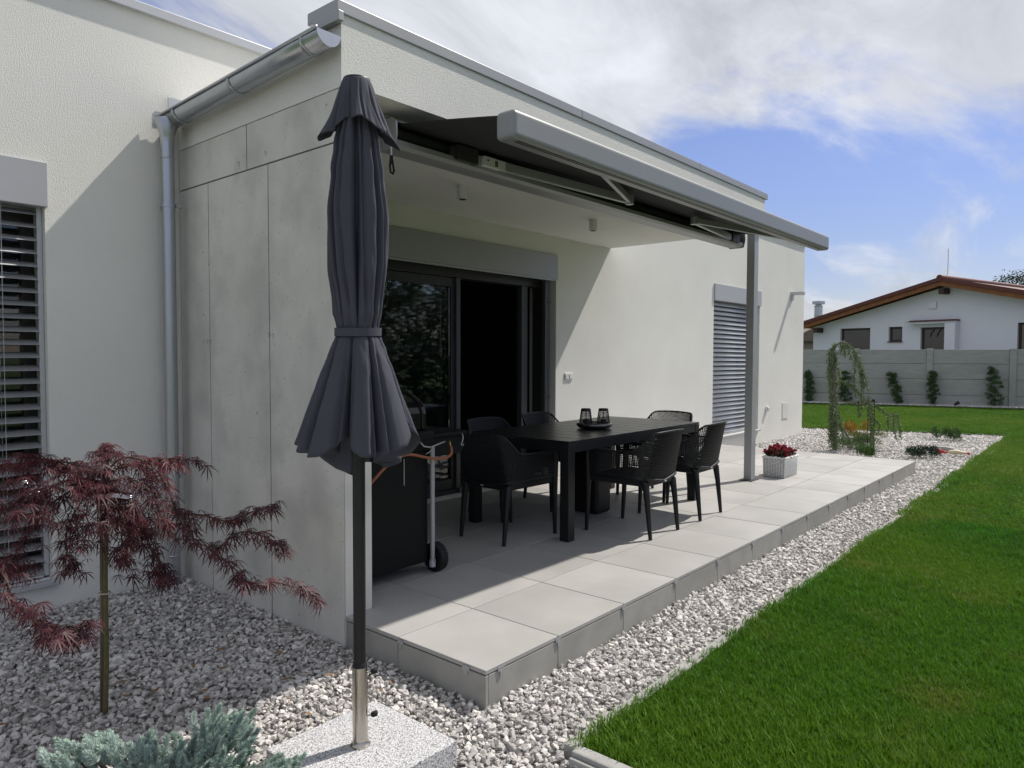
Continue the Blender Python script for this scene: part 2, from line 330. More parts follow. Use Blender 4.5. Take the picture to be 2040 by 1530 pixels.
def scatter(name, pts, rots, scl, idx, variants, label, kind='stuff', parent=None):
    me = bpy.data.meshes.new(name); n = len(pts)
    me.vertices.add(n); me.vertices.foreach_set('co', np.asarray(pts, np.float32).ravel())
    a = me.attributes.new('rot', 'FLOAT_VECTOR', 'POINT'); a.data.foreach_set('vector', np.asarray(rots, np.float32).ravel())
    a = me.attributes.new('scl', 'FLOAT_VECTOR', 'POINT'); a.data.foreach_set('vector', np.asarray(scl, np.float32).ravel())
    a = me.attributes.new('idx', 'INT', 'POINT'); a.data.foreach_set('value', np.asarray(idx, np.int32))
    o = bpy.data.objects.new(name, me); col.objects.link(o)
    cl = bpy.data.collections.new(name+'_kinds')
    for vobj in variants: cl.objects.link(vobj)
    g = bpy.data.node_groups.new(name+'_scatter', 'GeometryNodeTree')
    g.interface.new_socket('Geometry', in_out='INPUT', socket_type='NodeSocketGeometry'); g.interface.new_socket('Geometry', in_out='OUTPUT', socket_type='NodeSocketGeometry')
    gi = g.nodes.new('NodeGroupInput'); go = g.nodes.new('NodeGroupOutput'); ip = g.nodes.new('GeometryNodeInstanceOnPoints'); ci = g.nodes.new('GeometryNodeCollectionInfo')
    ci.inputs['Collection'].default_value = cl; ci.inputs['Separate Children'].default_value = True; ci.inputs['Reset Children'].default_value = True
    def na(nm, ty):
        q = g.nodes.new('GeometryNodeInputNamedAttribute'); q.data_type = ty; q.inputs['Name'].default_value = nm; return q
    er = g.nodes.new('FunctionNodeEulerToRotation')
    g.links.new(na('rot', 'FLOAT_VECTOR').outputs[0], er.inputs[0]); g.links.new(er.outputs[0], ip.inputs['Rotation'])
    g.links.new(na('scl', 'FLOAT_VECTOR').outputs[0], ip.inputs['Scale']); g.links.new(na('idx', 'INT').outputs[0], ip.inputs['Instance Index'])
    ip.inputs['Pick Instance'].default_value = True
    g.links.new(gi.outputs[0], ip.inputs['Points']); g.links.new(ci.outputs[0], ip.inputs['Instance']); g.links.new(ip.outputs[0], go.inputs[0])
    md = o.modifiers.new('scatter', 'NODES'); md.node_group = g
    tag(o, label, kind=kind)
    if parent: o.parent = parent
    return o
def jitter_grid(x0, x1, y0, y1, step, ok):
    xs = np.arange(x0, x1, step); ys = np.arange(y0, y1, step); X, Y = np.meshgrid(xs, ys); X = X.ravel()+nr.uniform(-.5, .5, X.size)*step; Y = Y.ravel()+nr.uniform(-.5, .5, Y.size)*step
    m = ok(X, Y); return X[m], Y[m]

# crushed stones: angular hulls
stones = []
for k in range(9):
    bm = bmesh.new()
    for i in range(13):
        d = Vector(nr.normal(size=3)).normalized(); bm.verts.new((d.x*1.0*nr.uniform(.75, 1.1), d.y*.78*nr.uniform(.75, 1.1), d.z*.58*nr.uniform(.7, 1.1)))
    r_ = bmesh.ops.convex_hull(bm, input=bm.verts); bmesh.ops.delete(bm, geom=[v for v in bm.verts if not v.link_faces], context='VERTS')
    me = bpy.data.meshes.new('stone'); bm.to_mesh(me); bm.free(); me.materials.append(stone_m)
    stones.append(bpy.data.objects.new('stone_kind_%d' % k, me))
def lawn_edge_far(Y): return 13.28+(3.3-Y)/(3.3+.37)*(XE-13.28)
def in_gravel(X, Y):
    slab = (X > -.895) & (X < -.395) & (Y > -.225) & (Y < .262)
    terr = (X > -.004) & (X < 8.325) & (Y > -.002) & (Y < 2.8)
    wall = (X > -.004) & (X < 8.325) & (Y > .99)
    front = (X > -.10) & (Y < -.43) & (X < 14.6)
    far = X > lawn_edge_far(Y)-.02
    house = (Y > 2.79) & (X < 12.31)
    return ~(slab | terr | wall | front | far | house)
def stone_layer(x0, x1, y0, y1, step, s0, s1, z):
    X, Y = jitter_grid(x0, x1, y0, y1, step, in_gravel); n = len(X)
    s = nr.uniform(s0, s1, n)*np.where(nr.rand(n) < .10, 1.35, 1.)
    Z = z+nr.uniform(-.010, .008, n)
    return np.stack([X, Y, Z], 1), np.stack([nr.uniform(-.7, .7, n), nr.uniform(-.7, .7, n), nr.uniform(0, 6.283, n)], 1), np.stack([s*nr.uniform(.8, 1.25, n), s, s*nr.uniform(.8, 1.2, n)], 1)
def cat(*a): return [np.concatenate(q) for q in zip(*a)]
L1 = stone_layer(-3.2, 0, -1.7, 2.8, .0245, .009, .0235, G-.012); L2 = stone_layer(-3.2, 0, -1.7, 2.8, .029, .012, .022, G-.027)
L3 = stone_layer(0, 8.5, -.5, .0, .0245, .009, .0235, G-.014); L4 = stone_layer(0, 5, -.5, .0, .029, .012, .022, G-.028)
L5 = stone_layer(8.3, 14.5, -.6, 3.3, .036, .017, .028, G-.014)
P, Ro, Sc = cat(L1, L2, L3, L4, L5)
scatter('gravel', P, Ro, Sc, nr.randint(0, 9, len(P)), stones, 'pale grey crushed stone filling the beds')

# dry leaf and bark bits lying on the gravel
Vl, Fl = [], []
for _ in range(70):
    x_, y_ = rnd.uniform(-2.2, -.1), rnd.uniform(-.3, 2.6); a = rnd.uniform(0, 6.28); l_ = rnd.uniform(.012, .035); w_ = l_*rnd.uniform(.15, .5); o_ = len(Vl)
    c_, s_ = math.cos(a), math.sin(a); z_ = G+.012
    for k_, (p_, q_) in enumerate(((-l_, 0), (0, -w_), (l_, 0), (0, w_))): Vl.append((x_+p_*c_-q_*s_, y_+p_*s_+q_*c_, z_+rnd.uniform(0, .008)))
    Fl.append((o_, o_+1, o_+2, o_+3))
tag(np_mesh('leaf_litter', Vl, Fl, M('dry_leaf', (.22, .13, .07), .8, var=.3, vs=20)), 'brown bits of leaf and bark on the gravel', kind='stuff')

# grass
def tuft(nb, rad, h0, h1, w, mat, name):
    V = []; F = []
    for i in range(nb):
        a = nr.uniform(0, 6.283); r = rad*math.sqrt(nr.rand()); x, y = r*math.cos(a), r*math.sin(a); h = nr.uniform(h0, h1); lean = nr.uniform(.1, .75)*h; la = nr.uniform(0, 6.283); dx, dy = math.cos(la)*lean, math.sin(la)*lean
        px, py = -math.sin(la)*w/2, math.cos(la)*w/2; o = len(V)
        V += [(x-px, y-py, 0), (x+px, y+py, 0), (x+dx*.35-px*.9, y+dy*.35-py*.9, h*.55), (x+dx*.35+px*.9, y+dy*.35+py*.9, h*.55), (x+dx, y+dy, h*.95)]
        F += [(o, o+1, o+3, o+2), (o+2, o+3, o+4)]
    me = bpy.data.meshes.new(name); me.from_pydata(V, [], F); me.materials.append(mat); return bpy.data.objects.new(name, me)
near_t = [tuft(22, .028, .022, .050, .0040, grass_m, 'near_tuft_%d' % k) for k in range(5)]
far_t = [tuft(18, .05, .03, .055, .007, grass_far_m, 'far_tuft_%d' % k) for k in range(4)]
def grass(name, x0, x1, y0, y1, step, ok, kinds, s, label):
    X, Y = jitter_grid(x0, x1, y0, y1, step, ok); n = len(X); sc_ = s*nr.uniform(.7, 1.25, n)*(1+.22*np.sin(X*3.1+1.3*np.sin(Y*2.3))*np.sin(Y*4.1+.9*np.sin(X*1.9)))
    return scatter(name, np.stack([X, Y, np.full(n, -.137)], 1), np.stack([nr.uniform(-.15, .15, n), nr.uniform(-.15, .15, n), nr.uniform(0, 6.283, n)], 1), np.stack([sc_, sc_, sc_*nr.uniform(.8, 1.2, n)], 1), nr.randint(0, len(kinds), n), kinds, label)
grass('grass', -.02, 5.2, -2.6, -.5, .0225, lambda X, Y: (Y < -.506), near_t, 1.0, 'short dark green grass at the near end of the lawn')
grass('grass', 5.2, 15, -2.6, -.42, .038, lambda X, Y: (Y < -.475+.08*(X-5.2)/9), far_t, 1.0, 'short green grass along the gravel strip')
grass('grass', 13.2, 23.5, -3, 7, .062, lambda X, Y: (X > lawn_edge_far(Y)+.03) & (X < 21.65+(5.896-Y)*.2917-.42), far_t, .85, 'sunlit green grass of the lawn before the concrete fence')

# kerb of concrete edging
kerb = MB(); kerb.box(-.075, 14.3, -.520, -.465, -.33, -.150); kb = kerb.build('kerb', kerb_m)
tag(kb, 'concrete edging between gravel and lawn', kind='structure')
x = -.075
while x < 14.2:
    mb = MB(); mb.box(x+.003, min(x+.997, 14.3), -.525, -.470, -.30, -.118); mb.build('kerb_stone', kerb_m, kb, bevel=.006); x += 1.0
for i in range(3):
    y1 = -.528-i*1.0; mb = MB(); mb.box(-.105, -.045, y1-.996, y1, -.30, -.112); mb.build('kerb_stone', kerb_m, kb, bevel=.008)
    mb = MB(); mb.box(-.125, -.106, y1-.996, y1-.004, -.30, -.130); mb.build('kerb_stone', kerb_m, kb, bevel=.004)

# ------------------------------------------------------------------ terrace
xs = [0]+[.523+.6*i for i in range(14)]; ys = [0, .58, 1.18, 1.78, 2.38, 2.795]
mb = MB(); mb.box(.03, 8.29, .03, 2.79, -.30, -.03); ter = mb.build('terrace', conc_joint); tag(ter, 'raised terrace paved with large grey porcelain tiles', kind='structure')
for i in range(14):
    for j in range(5):
        x0, x1, y0, y1 = xs[i], xs[i+1], ys[j], ys[j+1]
        if i == 0 and j >= 1:
            x0 = .0 if j == 1 else .185
        g2 = .0028
        bm_ = MB()
        w, d = x1-x0-2*g2, y1-y0-2*g2
        if i == 0 and j == 1:      # tile notched round the concrete wall
            bm_.prism([(-w/2, -d/2), (w/2, -d/2), (w/2, d/2), (-w/2+.186, d/2), (-w/2+.186, -d/2+.415), (-w/2, -d/2+.415)], -.02, 0, 'z')
        else: bm_.box(-w/2, w/2, -d/2, d/2, -.02, 0)
        o = bm_.build('tile', tile_m, ter, bevel=.0015, seg=1); o.location = ((x0+x1)/2, (y0+y1)/2, nr.uniform(-.0006, .0006))
for i in range(14):
    x0, x1 = xs[i], xs[i+1]; 
    if i == 0: x0 = .02
    bm_ = MB(); bm_.box(-(x1-x0)/2+.002, (x1-x0)/2-.002, -.009, .009, -.165/2, .165/2)
    o = bm_.build('riser_panel', riser_m, ter, bevel=.001, seg=1); o.location = ((x0+x1)/2, .012, -.025-.165/2)
for y0, y1 in ((.0, .58), (.58, .985)):
    bm_ = MB(); bm_.box(-.009, .009, -(y1-y0)/2+.002, (y1-y0)/2-.002, -.19/2, .19/2)
    o = bm_.build('riser_panel', riser_m, ter, bevel=.001, seg=1); o.location = (.010, (y0+y1)/2, -.025-.19/2)
for j in range(5):
    y0, y1 = ys[j], ys[j+1]; bm_ = MB(); bm_.box(-.009, .009, -(y1-y0)/2+.002, (y1-y0)/2-.002, -.165/2, .165/2)
    o = bm_.build('riser_panel', riser_m, ter, bevel=.001, seg=1); o.location = (8.311, (y0+y1)/2, -.025-.165/2)
clip = MB(); clip.box(-.022, .022, -.0025, .0, -.012, .010); clip.box(-.010, .010, -.004, .0, -.030, -.008); clip_me = None
for x in [.10]+xs[1:13]:
    o = clip.build('edge_clip', alu, ter) if clip_me is None else bpy.data.objects.new('edge_clip', clip_me)
    if clip_me is None: clip_me = o.data
    else: col.objects.link(o); o.parent = ter
    o.location = (x, .0005, -.018)
for y in (.12, .56):
    o = bpy.data.objects.new('edge_clip', clip_me); col.objects.link(o); o.parent = ter; o.location = (.0005, y, -.018); o.rotation_euler = (0, 0, R(-90))

# ------------------------------------------------------------------ house
house = empty('house', (6, 2.8, 0)); HO = (6, 2.8, 0)
tag(house, 'cream rendered flat-roofed house with covered terrace and grey trim', 'house')
def hb(mb, name, mat, parent=house, **k):
    """world-space part of the house"""
    o = mb.build(name, mat, **k)
    o.parent = parent; o.matrix_parent_inverse = pinv(parent); return o
def pinv(p):
    m = Matrix.Translation(Vector(p.location))
    q = p.parent
    return world_m(p).inverted()
def world_m(p):
    m = Matrix.LocRotScale(p.location, p.rotation_euler.to_quaternion() if p.rotation_mode != 'QUATERNION' else p.rotation_quaternion, p.scale)
    if p.parent: return world_m(p.parent) @ p.matrix_parent_inverse @ m
    return m
FY = 2.8
HX0, HX1, HD, HT = -6.0, 12.3, 11.5, 3.55
holes = [(-2.32, -.795, .02, 2.235), (1.12, 4.20, .0, 2.225), (8.235, 10.06, .10, 2.24)]
def holed_wall(x0, x1, z0, z1, holes, yf, th):
    X = sorted({x0, x1, *[h[0] for h in holes], *[h[1] for h in holes]}); Z = sorted({z0, z1, *[h[2] for h in holes], *[h[3] for h in holes]})
    mb = MB(); idx = {}
    def V(i, j, y):
        k = (i, j, y)
        if k not in idx: idx[k] = len(mb.v); mb.v.append((X[i], y, Z[j]))
        return idx[k]
    def solid(i, j):
        if i < 0 or j < 0 or i >= len(X)-1 or j >= len(Z)-1: return False
        cx, cz = (X[i]+X[i+1])/2, (Z[j]+Z[j+1])/2
        return not any(h[0] < cx < h[1] and h[2] < cz < h[3] for h in holes)
    yb = yf+th
    for i in range(len(X)-1):
        for j in range(len(Z)-1):
            if not solid(i, j): continue
            mb.f.append((V(i, j, yf), V(i+1, j, yf), V(i+1, j+1, yf), V(i, j+1, yf)))
            mb.f.append((V(i, j, yb), V(i, j+1, yb), V(i+1, j+1, yb), V(i+1, j, yb)))
            if not solid(i-1, j): mb.f.append((V(i, j, yf), V(i, j+1, yf), V(i, j+1, yb), V(i, j, yb)))
            if not solid(i+1, j): mb.f.append((V(i+1, j, yf), V(i+1, j, yb), V(i+1, j+1, yb), V(i+1, j+1, yf)))
            if not solid(i, j-1): mb.f.append((V(i, j, yf), V(i, j, yb), V(i+1, j, yb), V(i+1, j, yf)))
            if not solid(i, j+1): mb.f.append((V(i, j+1, yf), V(i+1, j+1, yf), V(i+1, j+1, yb), V(i, j+1, yb)))
    return mb
mb = holed_wall(HX0, HX1, -.32, HT, holes, FY, .38)
hb(mb, 'wall', plaster)
mb = MB(); mb.box(HX1-.38, HX1, FY+.38, HD, -.32, HT); hb(mb, 'wall', plaster)
mb = MB(); mb.box(HX0, HX0+.38, FY+.38, HD, -.32, HT); hb(mb, 'wall', plaster)
mb = MB(); mb.box(HX0+.38, HX1-.38, HD-.38, HD, -.32, HT); hb(mb, 'wall', plaster)
mb = MB(); mb.box(HX0+.38, HX1-.38, FY+.38, HD-.38, 3.05, 3.35); hb(mb, 'roof', alu)
mb = MB(); mb.box(HX0-.03, HX1+.035, FY-.035, FY+.42, HT, HT+.06); mb.box(HX1-.42, HX1+.035, FY+.42, HD+.03, HT, HT+.06)
hb(mb, 'coping', alu_lt, bevel=.004)
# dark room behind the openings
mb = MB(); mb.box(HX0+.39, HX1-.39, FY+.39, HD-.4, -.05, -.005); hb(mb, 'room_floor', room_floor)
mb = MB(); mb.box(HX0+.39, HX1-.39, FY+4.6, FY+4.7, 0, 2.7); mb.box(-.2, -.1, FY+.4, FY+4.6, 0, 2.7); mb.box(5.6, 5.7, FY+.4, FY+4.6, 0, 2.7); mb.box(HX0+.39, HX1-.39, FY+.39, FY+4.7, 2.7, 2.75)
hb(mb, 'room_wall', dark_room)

# canopy over the terrace
CX1 = 5.31
mb = MB()
mb.box(.0, 5.60, 1.0, 1.22, 2.75, 3.09)            # front parapet beam
hb(mb, 'fascia', plaster)
mb = MB(); mb.box(.002, CX1, 1.22, 2.795, 2.74, 2.965); hb(mb, 'canopy_roof', plaster)
mb = MB(); mb.box(.19, CX1-.002, 1.26, 2.797, 2.688, 2.739); hb(mb, 'ceiling', ceiling_m)
mb = MB(); mb.box(-.03, 2.1, .988, 1.25, 3.09, 3.152); mb.box(2.103, 4.0, .988, 1.25, 3.09, 3.152); mb.box(4.003, 5.66, .988, 1.25, 3.09, 3.152)
mb.box(-.038, -.006, .968, 1.19, 3.04, 3.0895)
hb(mb, 'coping', alu, bevel=.003)
mb = MB(); mb.box(.0005, .1845, 1.0005, 1.2195, 2.7285, 2.7497); mb.box(.0005, .1845, 1.2205, 2.795, 2.7285, 2.7395); hb(mb, 'canopy_band', plaster)
# post
mb = MB(); mb.box(5.415, 5.525, 1.03, 1.115, .004, 2.75); hb(mb, 'canopy_post', alu, bevel=.003)
mb = MB(); mb.box(5.36, 5.58, 1.0, 1.15, .0005, .008); hb(mb, 'post_plate', alu_dk, bevel=.002)
# concrete wall with formwork panels
cw = MB(); cw.box(.006, .174, 1.006, 2.79, -.32, 2.715); cwo = hb(cw, 'concrete_wall', conc_joint)
def cpanel(y0, y1, z0, z1):
    g2 = .0042; y0 += g2; y1 -= g2; z0 += g2; z1 -= g2
    mb = MB(); mb.box(.0, .005, y0, y1, z0, z1); hb(mb, 'concrete_panel', conc, cwo, bevel=.0015, seg=1)
cpanel(1.0, 1.93, 2.458, 2.728); cpanel(1.93, 2.795, 2.458, 2.728)
cpanel(1.0, 1.70, -.3, 2.458); cpanel(1.70, 2.405, -.3, 2.458); cpanel(2.405, 2.795, -.3, 2.458)
mb = MB(); mb.box(.0045, .1755, .996, 1.0058, -.3, 2.728); hb(mb, 'concrete_panel', conc, cwo, bevel=.004, seg=2)
mb = MB(); mb.box(.1745, .180, 1.0, 2.79, -.02, 2.728); hb(mb, 'concrete_panel', conc, cwo, bevel=.0015, seg=1)
# tie-hole rings left in the concrete
for (y, z) in ((1.70, 1.48), (1.66, 1.475), (2.40, 1.45), (2.44, 1.45), (2.49, 1.445), (1.72, 2.52), (2.02, 2.51)):
    mb = MB(); mb.tube([(-.0006, y+.011*math.cos(a), z+.013*math.sin(a)) for a in np.linspace(0, 5.4, 14)], .0011, 5); hb(mb, 'tie_ring', conc_joint, cwo)

# windows with external venetian blinds
slat_open = MB()
def slat_mesh(w, tilt, depth=.072):
    mb = MB(); n = 5; P = []
    for i in range(n+1):
        s_ = (i/n-.5); y = s_*depth; z = .006*(1-(2*s_)**2)+(.004 if i in (0, n) else 0)
        yy = y*math.cos(tilt)-z*math.sin(tilt); zz = y*math.sin(tilt)+z*math.cos(tilt); P.append([(-w/2, yy, zz), (w/2, yy, zz)])
    mb.grid(P); return mb
def blind_window(x0, x1, z0, z1, tilt, pitch, name_lbl, first=.06, boxx=(0, 0)):
    w = empty('window', ((x0+x1)/2-HO[0], FY-HO[1], z0)); w.parent = house; w['label'] = name_lbl
    W = x1-x0; H = z1-z0
    def wb(mb, name, mat, **k):
        o = mb.build(name, mat, w, **k); return o
    mb = MB(); d0 = .20
    for a in ((-W/2, -W/2+.07, 0, H), (W/2-.07, W/2, 0, H)): mb.box(a[0], a[1], d0, d0+.07, a[2], a[3])
    mb.box(-W/2+.07, W/2-.07, d0, d0+.07, 0, .08); mb.box(-W/2+.07, W/2-.07, d0, d0+.07, H-.08, H)
    wb(mb, 'frame', alu_dk, bevel=.003)
    mb = MB(); mb.box(-W/2+.071, W/2-.071, d0+.03, d0+.04, .081, H-.081); wb(mb, 'pane', glass)
    for sx in (-1, 1):
        mb = MB(); xa = sx*(W/2-.016); mb.box(xa-.014, xa+.014, .045, .075, .012, H+.01); wb(mb, 'guide_rail', alu_lt, bevel=.002)
    me = None; z = H-first; n = 0
    while z > .035:
        mb = slat_mesh(W-.062, tilt)
        if me is None:
            o = wb(mb, 'slat', alu_lt, smooth=True); md = o.modifiers.new('thick', 'SOLIDIFY'); md.thickness = .0012; me = o; 
        else:
            o = me.copy(); col.objects.link(o)
        o.location = (0, .06, z); z -= pitch; n += 1
    mb = MB(); mb.box(-W/2+.035, W/2-.035, .035, .085, .008, .024); wb(mb, 'bottom_rail', alu_lt, bevel=.002)
    for fx in (-.36, .36):
        for dy in (.023, .097):
            mb = MB(); mb.box(fx*W-.0012, fx*W+.0012, dy-.0008, dy+.0008, .02, H); wb(mb, 'cord', alu_lt)
    mb = MB(); mb.box(-W/2-.0, W/2+boxx[1], -.022, .12, H-.006, H+.252); wb(mb, 'blind_box', box_grey, bevel=.003)
    mb = MB(); mb.box(-W/2-.03, W/2+.03, -.05, .20, -.03, -.001); wb(mb, 'sill', alu_lt, bevel=.003)
    return w
blind_window(-2.32, -.795, .02, 2.235, R(27), .0762, 'window with open grey venetian blind slats', first=.04, boxx=(0, .012))
blind_window(8.235, 10.06, .10, 2.24, R(62), .0725, 'window with closed silver venetian blind', first=.05, boxx=(0, .03))

# sliding door
dr = empty('sliding_door', (1.12-HO[0], FY-HO[1], 0)); dr.parent = house; dr['label'] = 'dark glazed sliding terrace door standing open'
DW = 4.20-1.12
def db(mb, name, mat, **k): return mb.build(name, mat, dr, **k)
mb = MB(); mb.box(0, DW, .15, .29, .0, .045); mb.box(0, DW, .15, .29, 2.13, 2.24); mb.box(0, .06, .15, .29, .045, 2.13); mb.box(DW-.06, DW, .15, .29, .045, 2.13)
db(mb, 'frame', alu_dk, bevel=.003)
def leaf(x0, x1, y):
    mb = MB(); s = .085
    mb.box(x0, x0+s, y, y+.06, .05, 2.125); mb.box(x1-s, x1, y, y+.06, .05, 2.125); mb.box(x0+s, x1-s, y, y+.06, .05, .05+.10); mb.box(x0+s, x1-s, y, y+.06, 2.125-s, 2.125)
    o = db(mb, 'leaf', alu_dk, bevel=.003)
    mb = MB(); mb.box(x0+s+.001, x1-s-.001, y+.024, y+.034, .151, 2.039); mb.build('pane', glass, o)
    return o
leaf(.065, 1.68, .16); leaf(.11, 1.72, .225)
mb = MB(); mb.box(1.645, 1.70, .135, .158, .05, 2.125); db(mb, 'meeting_stile', alu_md, bevel=.002)
mb = MB(); mb.box(2.70, 2.80, .18, .25, .05, 2.13); db(mb, 'screen_profile', alu_md, bevel=.003)
mb = MB(); mb.box(DW-.13, DW-.055, .05, .10, .012, 2.20); db(mb, 'guide_rail', alu_md, bevel=.003)
for z in (.9, 1.95):
    mb = MB(); mb.box(DW-.15, DW-.05, .043, .052, z, z+.018); db(mb, 'rail_bracket', alu_dk)
mb = MB(); mb.box(1.70, DW-.07, .10, .152, .002, .055); db(mb, 'threshold', alu_lt, bevel=.003)
mb = MB(); mb.box(-.02, DW+.012, -.018, .12, 2.215, 2.487); db(mb, 'shutter_box', alu, bevel=.004)
mb = MB(); mb.box(.0, DW-.02, -.004, .016, 2.199, 2.2145); db(mb, 'shutter_edge', alu_lt, bevel=.002)

# rain gutter and downpipe
gut = empty('rain_gutter', (-.085, 2.0, 2.9)); tag(gut, 'half-round zinc gutter with downpipe on the concrete wall', 'gutter')
GO = Vector(gut.location)
def gb(mb, name, mat, parent=gut, **k):
    mb.v = [tuple(Vector(p)-GO) for p in mb.v]; return mb.build(name, mat, parent, **k)
rg = .068
def gz(y): return 2.965-(y-1.0)*.035
mb = MB(); P = []
for y in (.985, 1.5, 2.0, 2.5, 2.77):
    P.append([(-.085+rg*math.cos(a), y, gz(y)+rg*math.sin(a)) for a in np.linspace(math.pi, 2*math.pi, 17)])
mb.grid(P); o = gb(mb, 'trough', zinc, smooth=True); md = o.modifiers.new('t', 'SOLIDIFY'); md.thickness = .003
mb = MB(); mb.tube([(-.085-rg-.004, y, gz(y)+.004) for y in (.985, 2.77)], .0085, 10); gb(mb, 'rolled_edge', zinc, smooth=True)
for y0 in (.987, 2.765):
    mb = MB(); mb.prism([(-.085+(rg+.003)*math.cos(a), gz(y0)+(rg+.003)*math.sin(a)) for a in np.linspace(math.pi, 2*math.pi, 17)], y0-.003, y0, 'y'); gb(mb, 'end_cap', zinc)
for y in (1.13, 1.86, 2.55):
    mb = MB(); P = []
    for yy in (y-.014, y+.014): P.append([(-.085+(rg+.005)*math.cos(a), yy, gz(yy)+(rg+.005)*math.sin(a)) for a in np.linspace(math.pi*.97, 2*math.pi, 17)])
    mb.grid(P); o = gb(mb, 'bracket', zinc, smooth=True); md = o.modifiers.new('t', 'SOLIDIFY'); md.thickness = .005
PX, PY = -.118, 2.70
mb = MB(); mb.lathe([(.041, 2.74), (.043, 2.78), (.075, 2.875), (.072, 2.885)], (PX, PY, 0), 20); gb(mb, 'funnel', zinc, smooth=True, auto=40)
mb = MB(); mb.lathe([(.040, -.2), (.040, 2.742)], (PX, PY, 0), 20); dp = gb(mb, 'downpipe', zinc, smooth=True, auto=40)
for z in (2.63, .03):
    mb = MB(); mb.lathe([(.0415, z), (.043, z+.006), (.0415, z+.012)], (PX, PY, 0), 20); gb(mb, 'pipe_joint', zinc, smooth=True)
for z in (2.32, .55):
    mb = MB(); mb.lathe([(.044, z), (.044, z+.022)], (PX, PY, 0), 20); mb.box(PX+.03, PX+.07, PY-.05, PY-.03, z, z+.022); mb.box(PX-.01, PX+.01, PY+.03, 2.80, z+.004, z+.016); gb(mb, 'pipe_clamp', zinc, bevel=.001)
mb = MB(); mb.prism([(-.075, 2.965), (.02, 2.985), (.02, 3.06), (-.075, 3.055)], 2.772, 2.778, 'y'); gb(mb, 'flashing', alu_lt)

# ------------------------------------------------------------------ awning
aw = empty('awning', (2.8, 1.15, 2.6)); tag(aw, 'half-extended dark grey folding arm awning under the canopy edge', 'awning')
AO = Vector(aw.location)
def ab(mb, name, mat, parent=aw, **k):
    mb.v = [tuple(Vector(p)-AO) for p in mb.v]; return mb.build(name, mat, parent, **k)
A0, A1 = .42, 5.22
mb = MB(); mb.prism([(1.075, 2.575), (1.075, 2.545), (1.10, 2.530), (1.225, 2.530), (1.238, 2.545), (1.238, 2.69), (1.10, 2.69), (1.10, 2.684), (1.230, 2.684), (1.230, 2.540), (1.105, 2.540), (1.083, 2.552), (1.083, 2.575)], A0, A1, 'x')
ab(mb, 'cassette', alu, bevel=.001, seg=1)
for x in (A0-.012, A1):
    mb = MB(); mb.prism([(1.055, 2.60), (1.072, 2.527), (1.10, 2.522), (1.23, 2.522), (1.243, 2.54), (1.243, 2.70), (1.10, 2.70), (1.06, 2.67)], x, x+.012, 'x'); ab(mb, 'end_cap', alu, bevel=.003)
mb = MB(); mb.lathe([(.043, A0+.02), (.043, A1-.02)], (0, 1.160, 2.628), 20, 'x'); ab(mb, 'roller', cloth_dk, smooth=True, auto=40)
mb = MB()
P = []
for x in np.linspace(A0+.03, A1-.03, 40):
    sag = .004*math.sin((x-A0)*9)+.003*math.sin(x*23)
    P.append([(x, 1.160, 2.672), (x, 1.0, 2.662-.004+sag*.3), (x, .75, 2.63-.008+sag), (x, .5, 2.59-.008+sag), (x, .33, 2.553), (x, .285, 2.545)])
mb.grid(P); o = ab(mb, 'fabric', cloth_dk, smooth=True); md = o.modifiers.new('t', 'SOLIDIFY'); md.thickness = .002
mb = MB(); mb.box(A0-.01, A1+.005, .198, .322, 2.415, 2.556); ab(mb, 'front_bar', awning_grey, bevel=.026, seg=5)
mb = MB(); mb.box(A0+.05, A1-.03, .225, .231, 2.4125, 2.4165); mb.box(A0+.05, A1-.03, .245, .249, 2.4125, 2.4165); ab(mb, 'bar_groove', black_metal)
def arm(sh, el, at_, nm):
    mb = MB(); mb.bar(sh, el, .035, .062); mb.lathe([(.034, -.036), (.034, .036)], (el[0], el[1], el[2]), 12); o = ab(mb, 'upper_arm', alu, bevel=.006)
    mb = MB(); mb.bar(el, at_, .03, .05); ab(mb, 'forearm', alu, bevel=.005)
    mb = MB(); mb.box(sh[0]-.13, sh[0]+.05, sh[1]-.05, sh[1]+.03, sh[2]-.045, sh[2]+.05); mb.lathe([(.036, -.05), (.036, .05)], (sh[0]+.02, sh[1], sh[2]), 12); mb.lathe([(.03, -.04), (.03, .04)], (sh[0]-.13, sh[1], sh[2]), 12)
    ab(mb, 'arm_bracket', black_metal if nm else alu_dk, bevel=.005)
arm((1.02, 1.10, 2.60), (2.62, .90, 2.575), (1.33, .33, 2.475), 0)
arm((5.03, 1.10, 2.60), (3.72, .90, 2.575), (4.75, .33, 2.475), 1)
mb = MB(); mb.box(1.12, 1.34, 1.045, 1.088, 2.565, 2.625); ab(mb, 'arm_label', white_pl, bevel=.002)
for q in ((1.145, 1.16, 2.597, 2.607), (1.22, 1.228, 2.575, 2.612), (1.234, 1.242, 2.575, 2.612)):
    mb = MB(); mb.box(q[0], q[1], 1.042, 1.0445, q[2], q[3]); ab(mb, 'label_mark', black_metal)
mb = MB(); mb.tube([(A0-.02, 1.09, 2.53), (A0-.02, 1.09, 2.475)], .006, 8); ab(mb, 'crank_pin', alu_lt)
mb = MB(); mb.tube([(A0-.02, 1.09, 2.48), (A0-.02, 1.09, 2.465), (A0-.035, 1.085, 2.42), (A0-.03, 1.085, 2.385), (A0-.01, 1.09, 2.38), (A0-.002, 1.09, 2.40), (A0-.012, 1.09, 2.45), (A0-.02, 1.09, 2.475)], [.010, .010, .006, .006, .006, .006, .006, .008], 8); ab(mb, 'crank_eye', rubber, smooth=True)

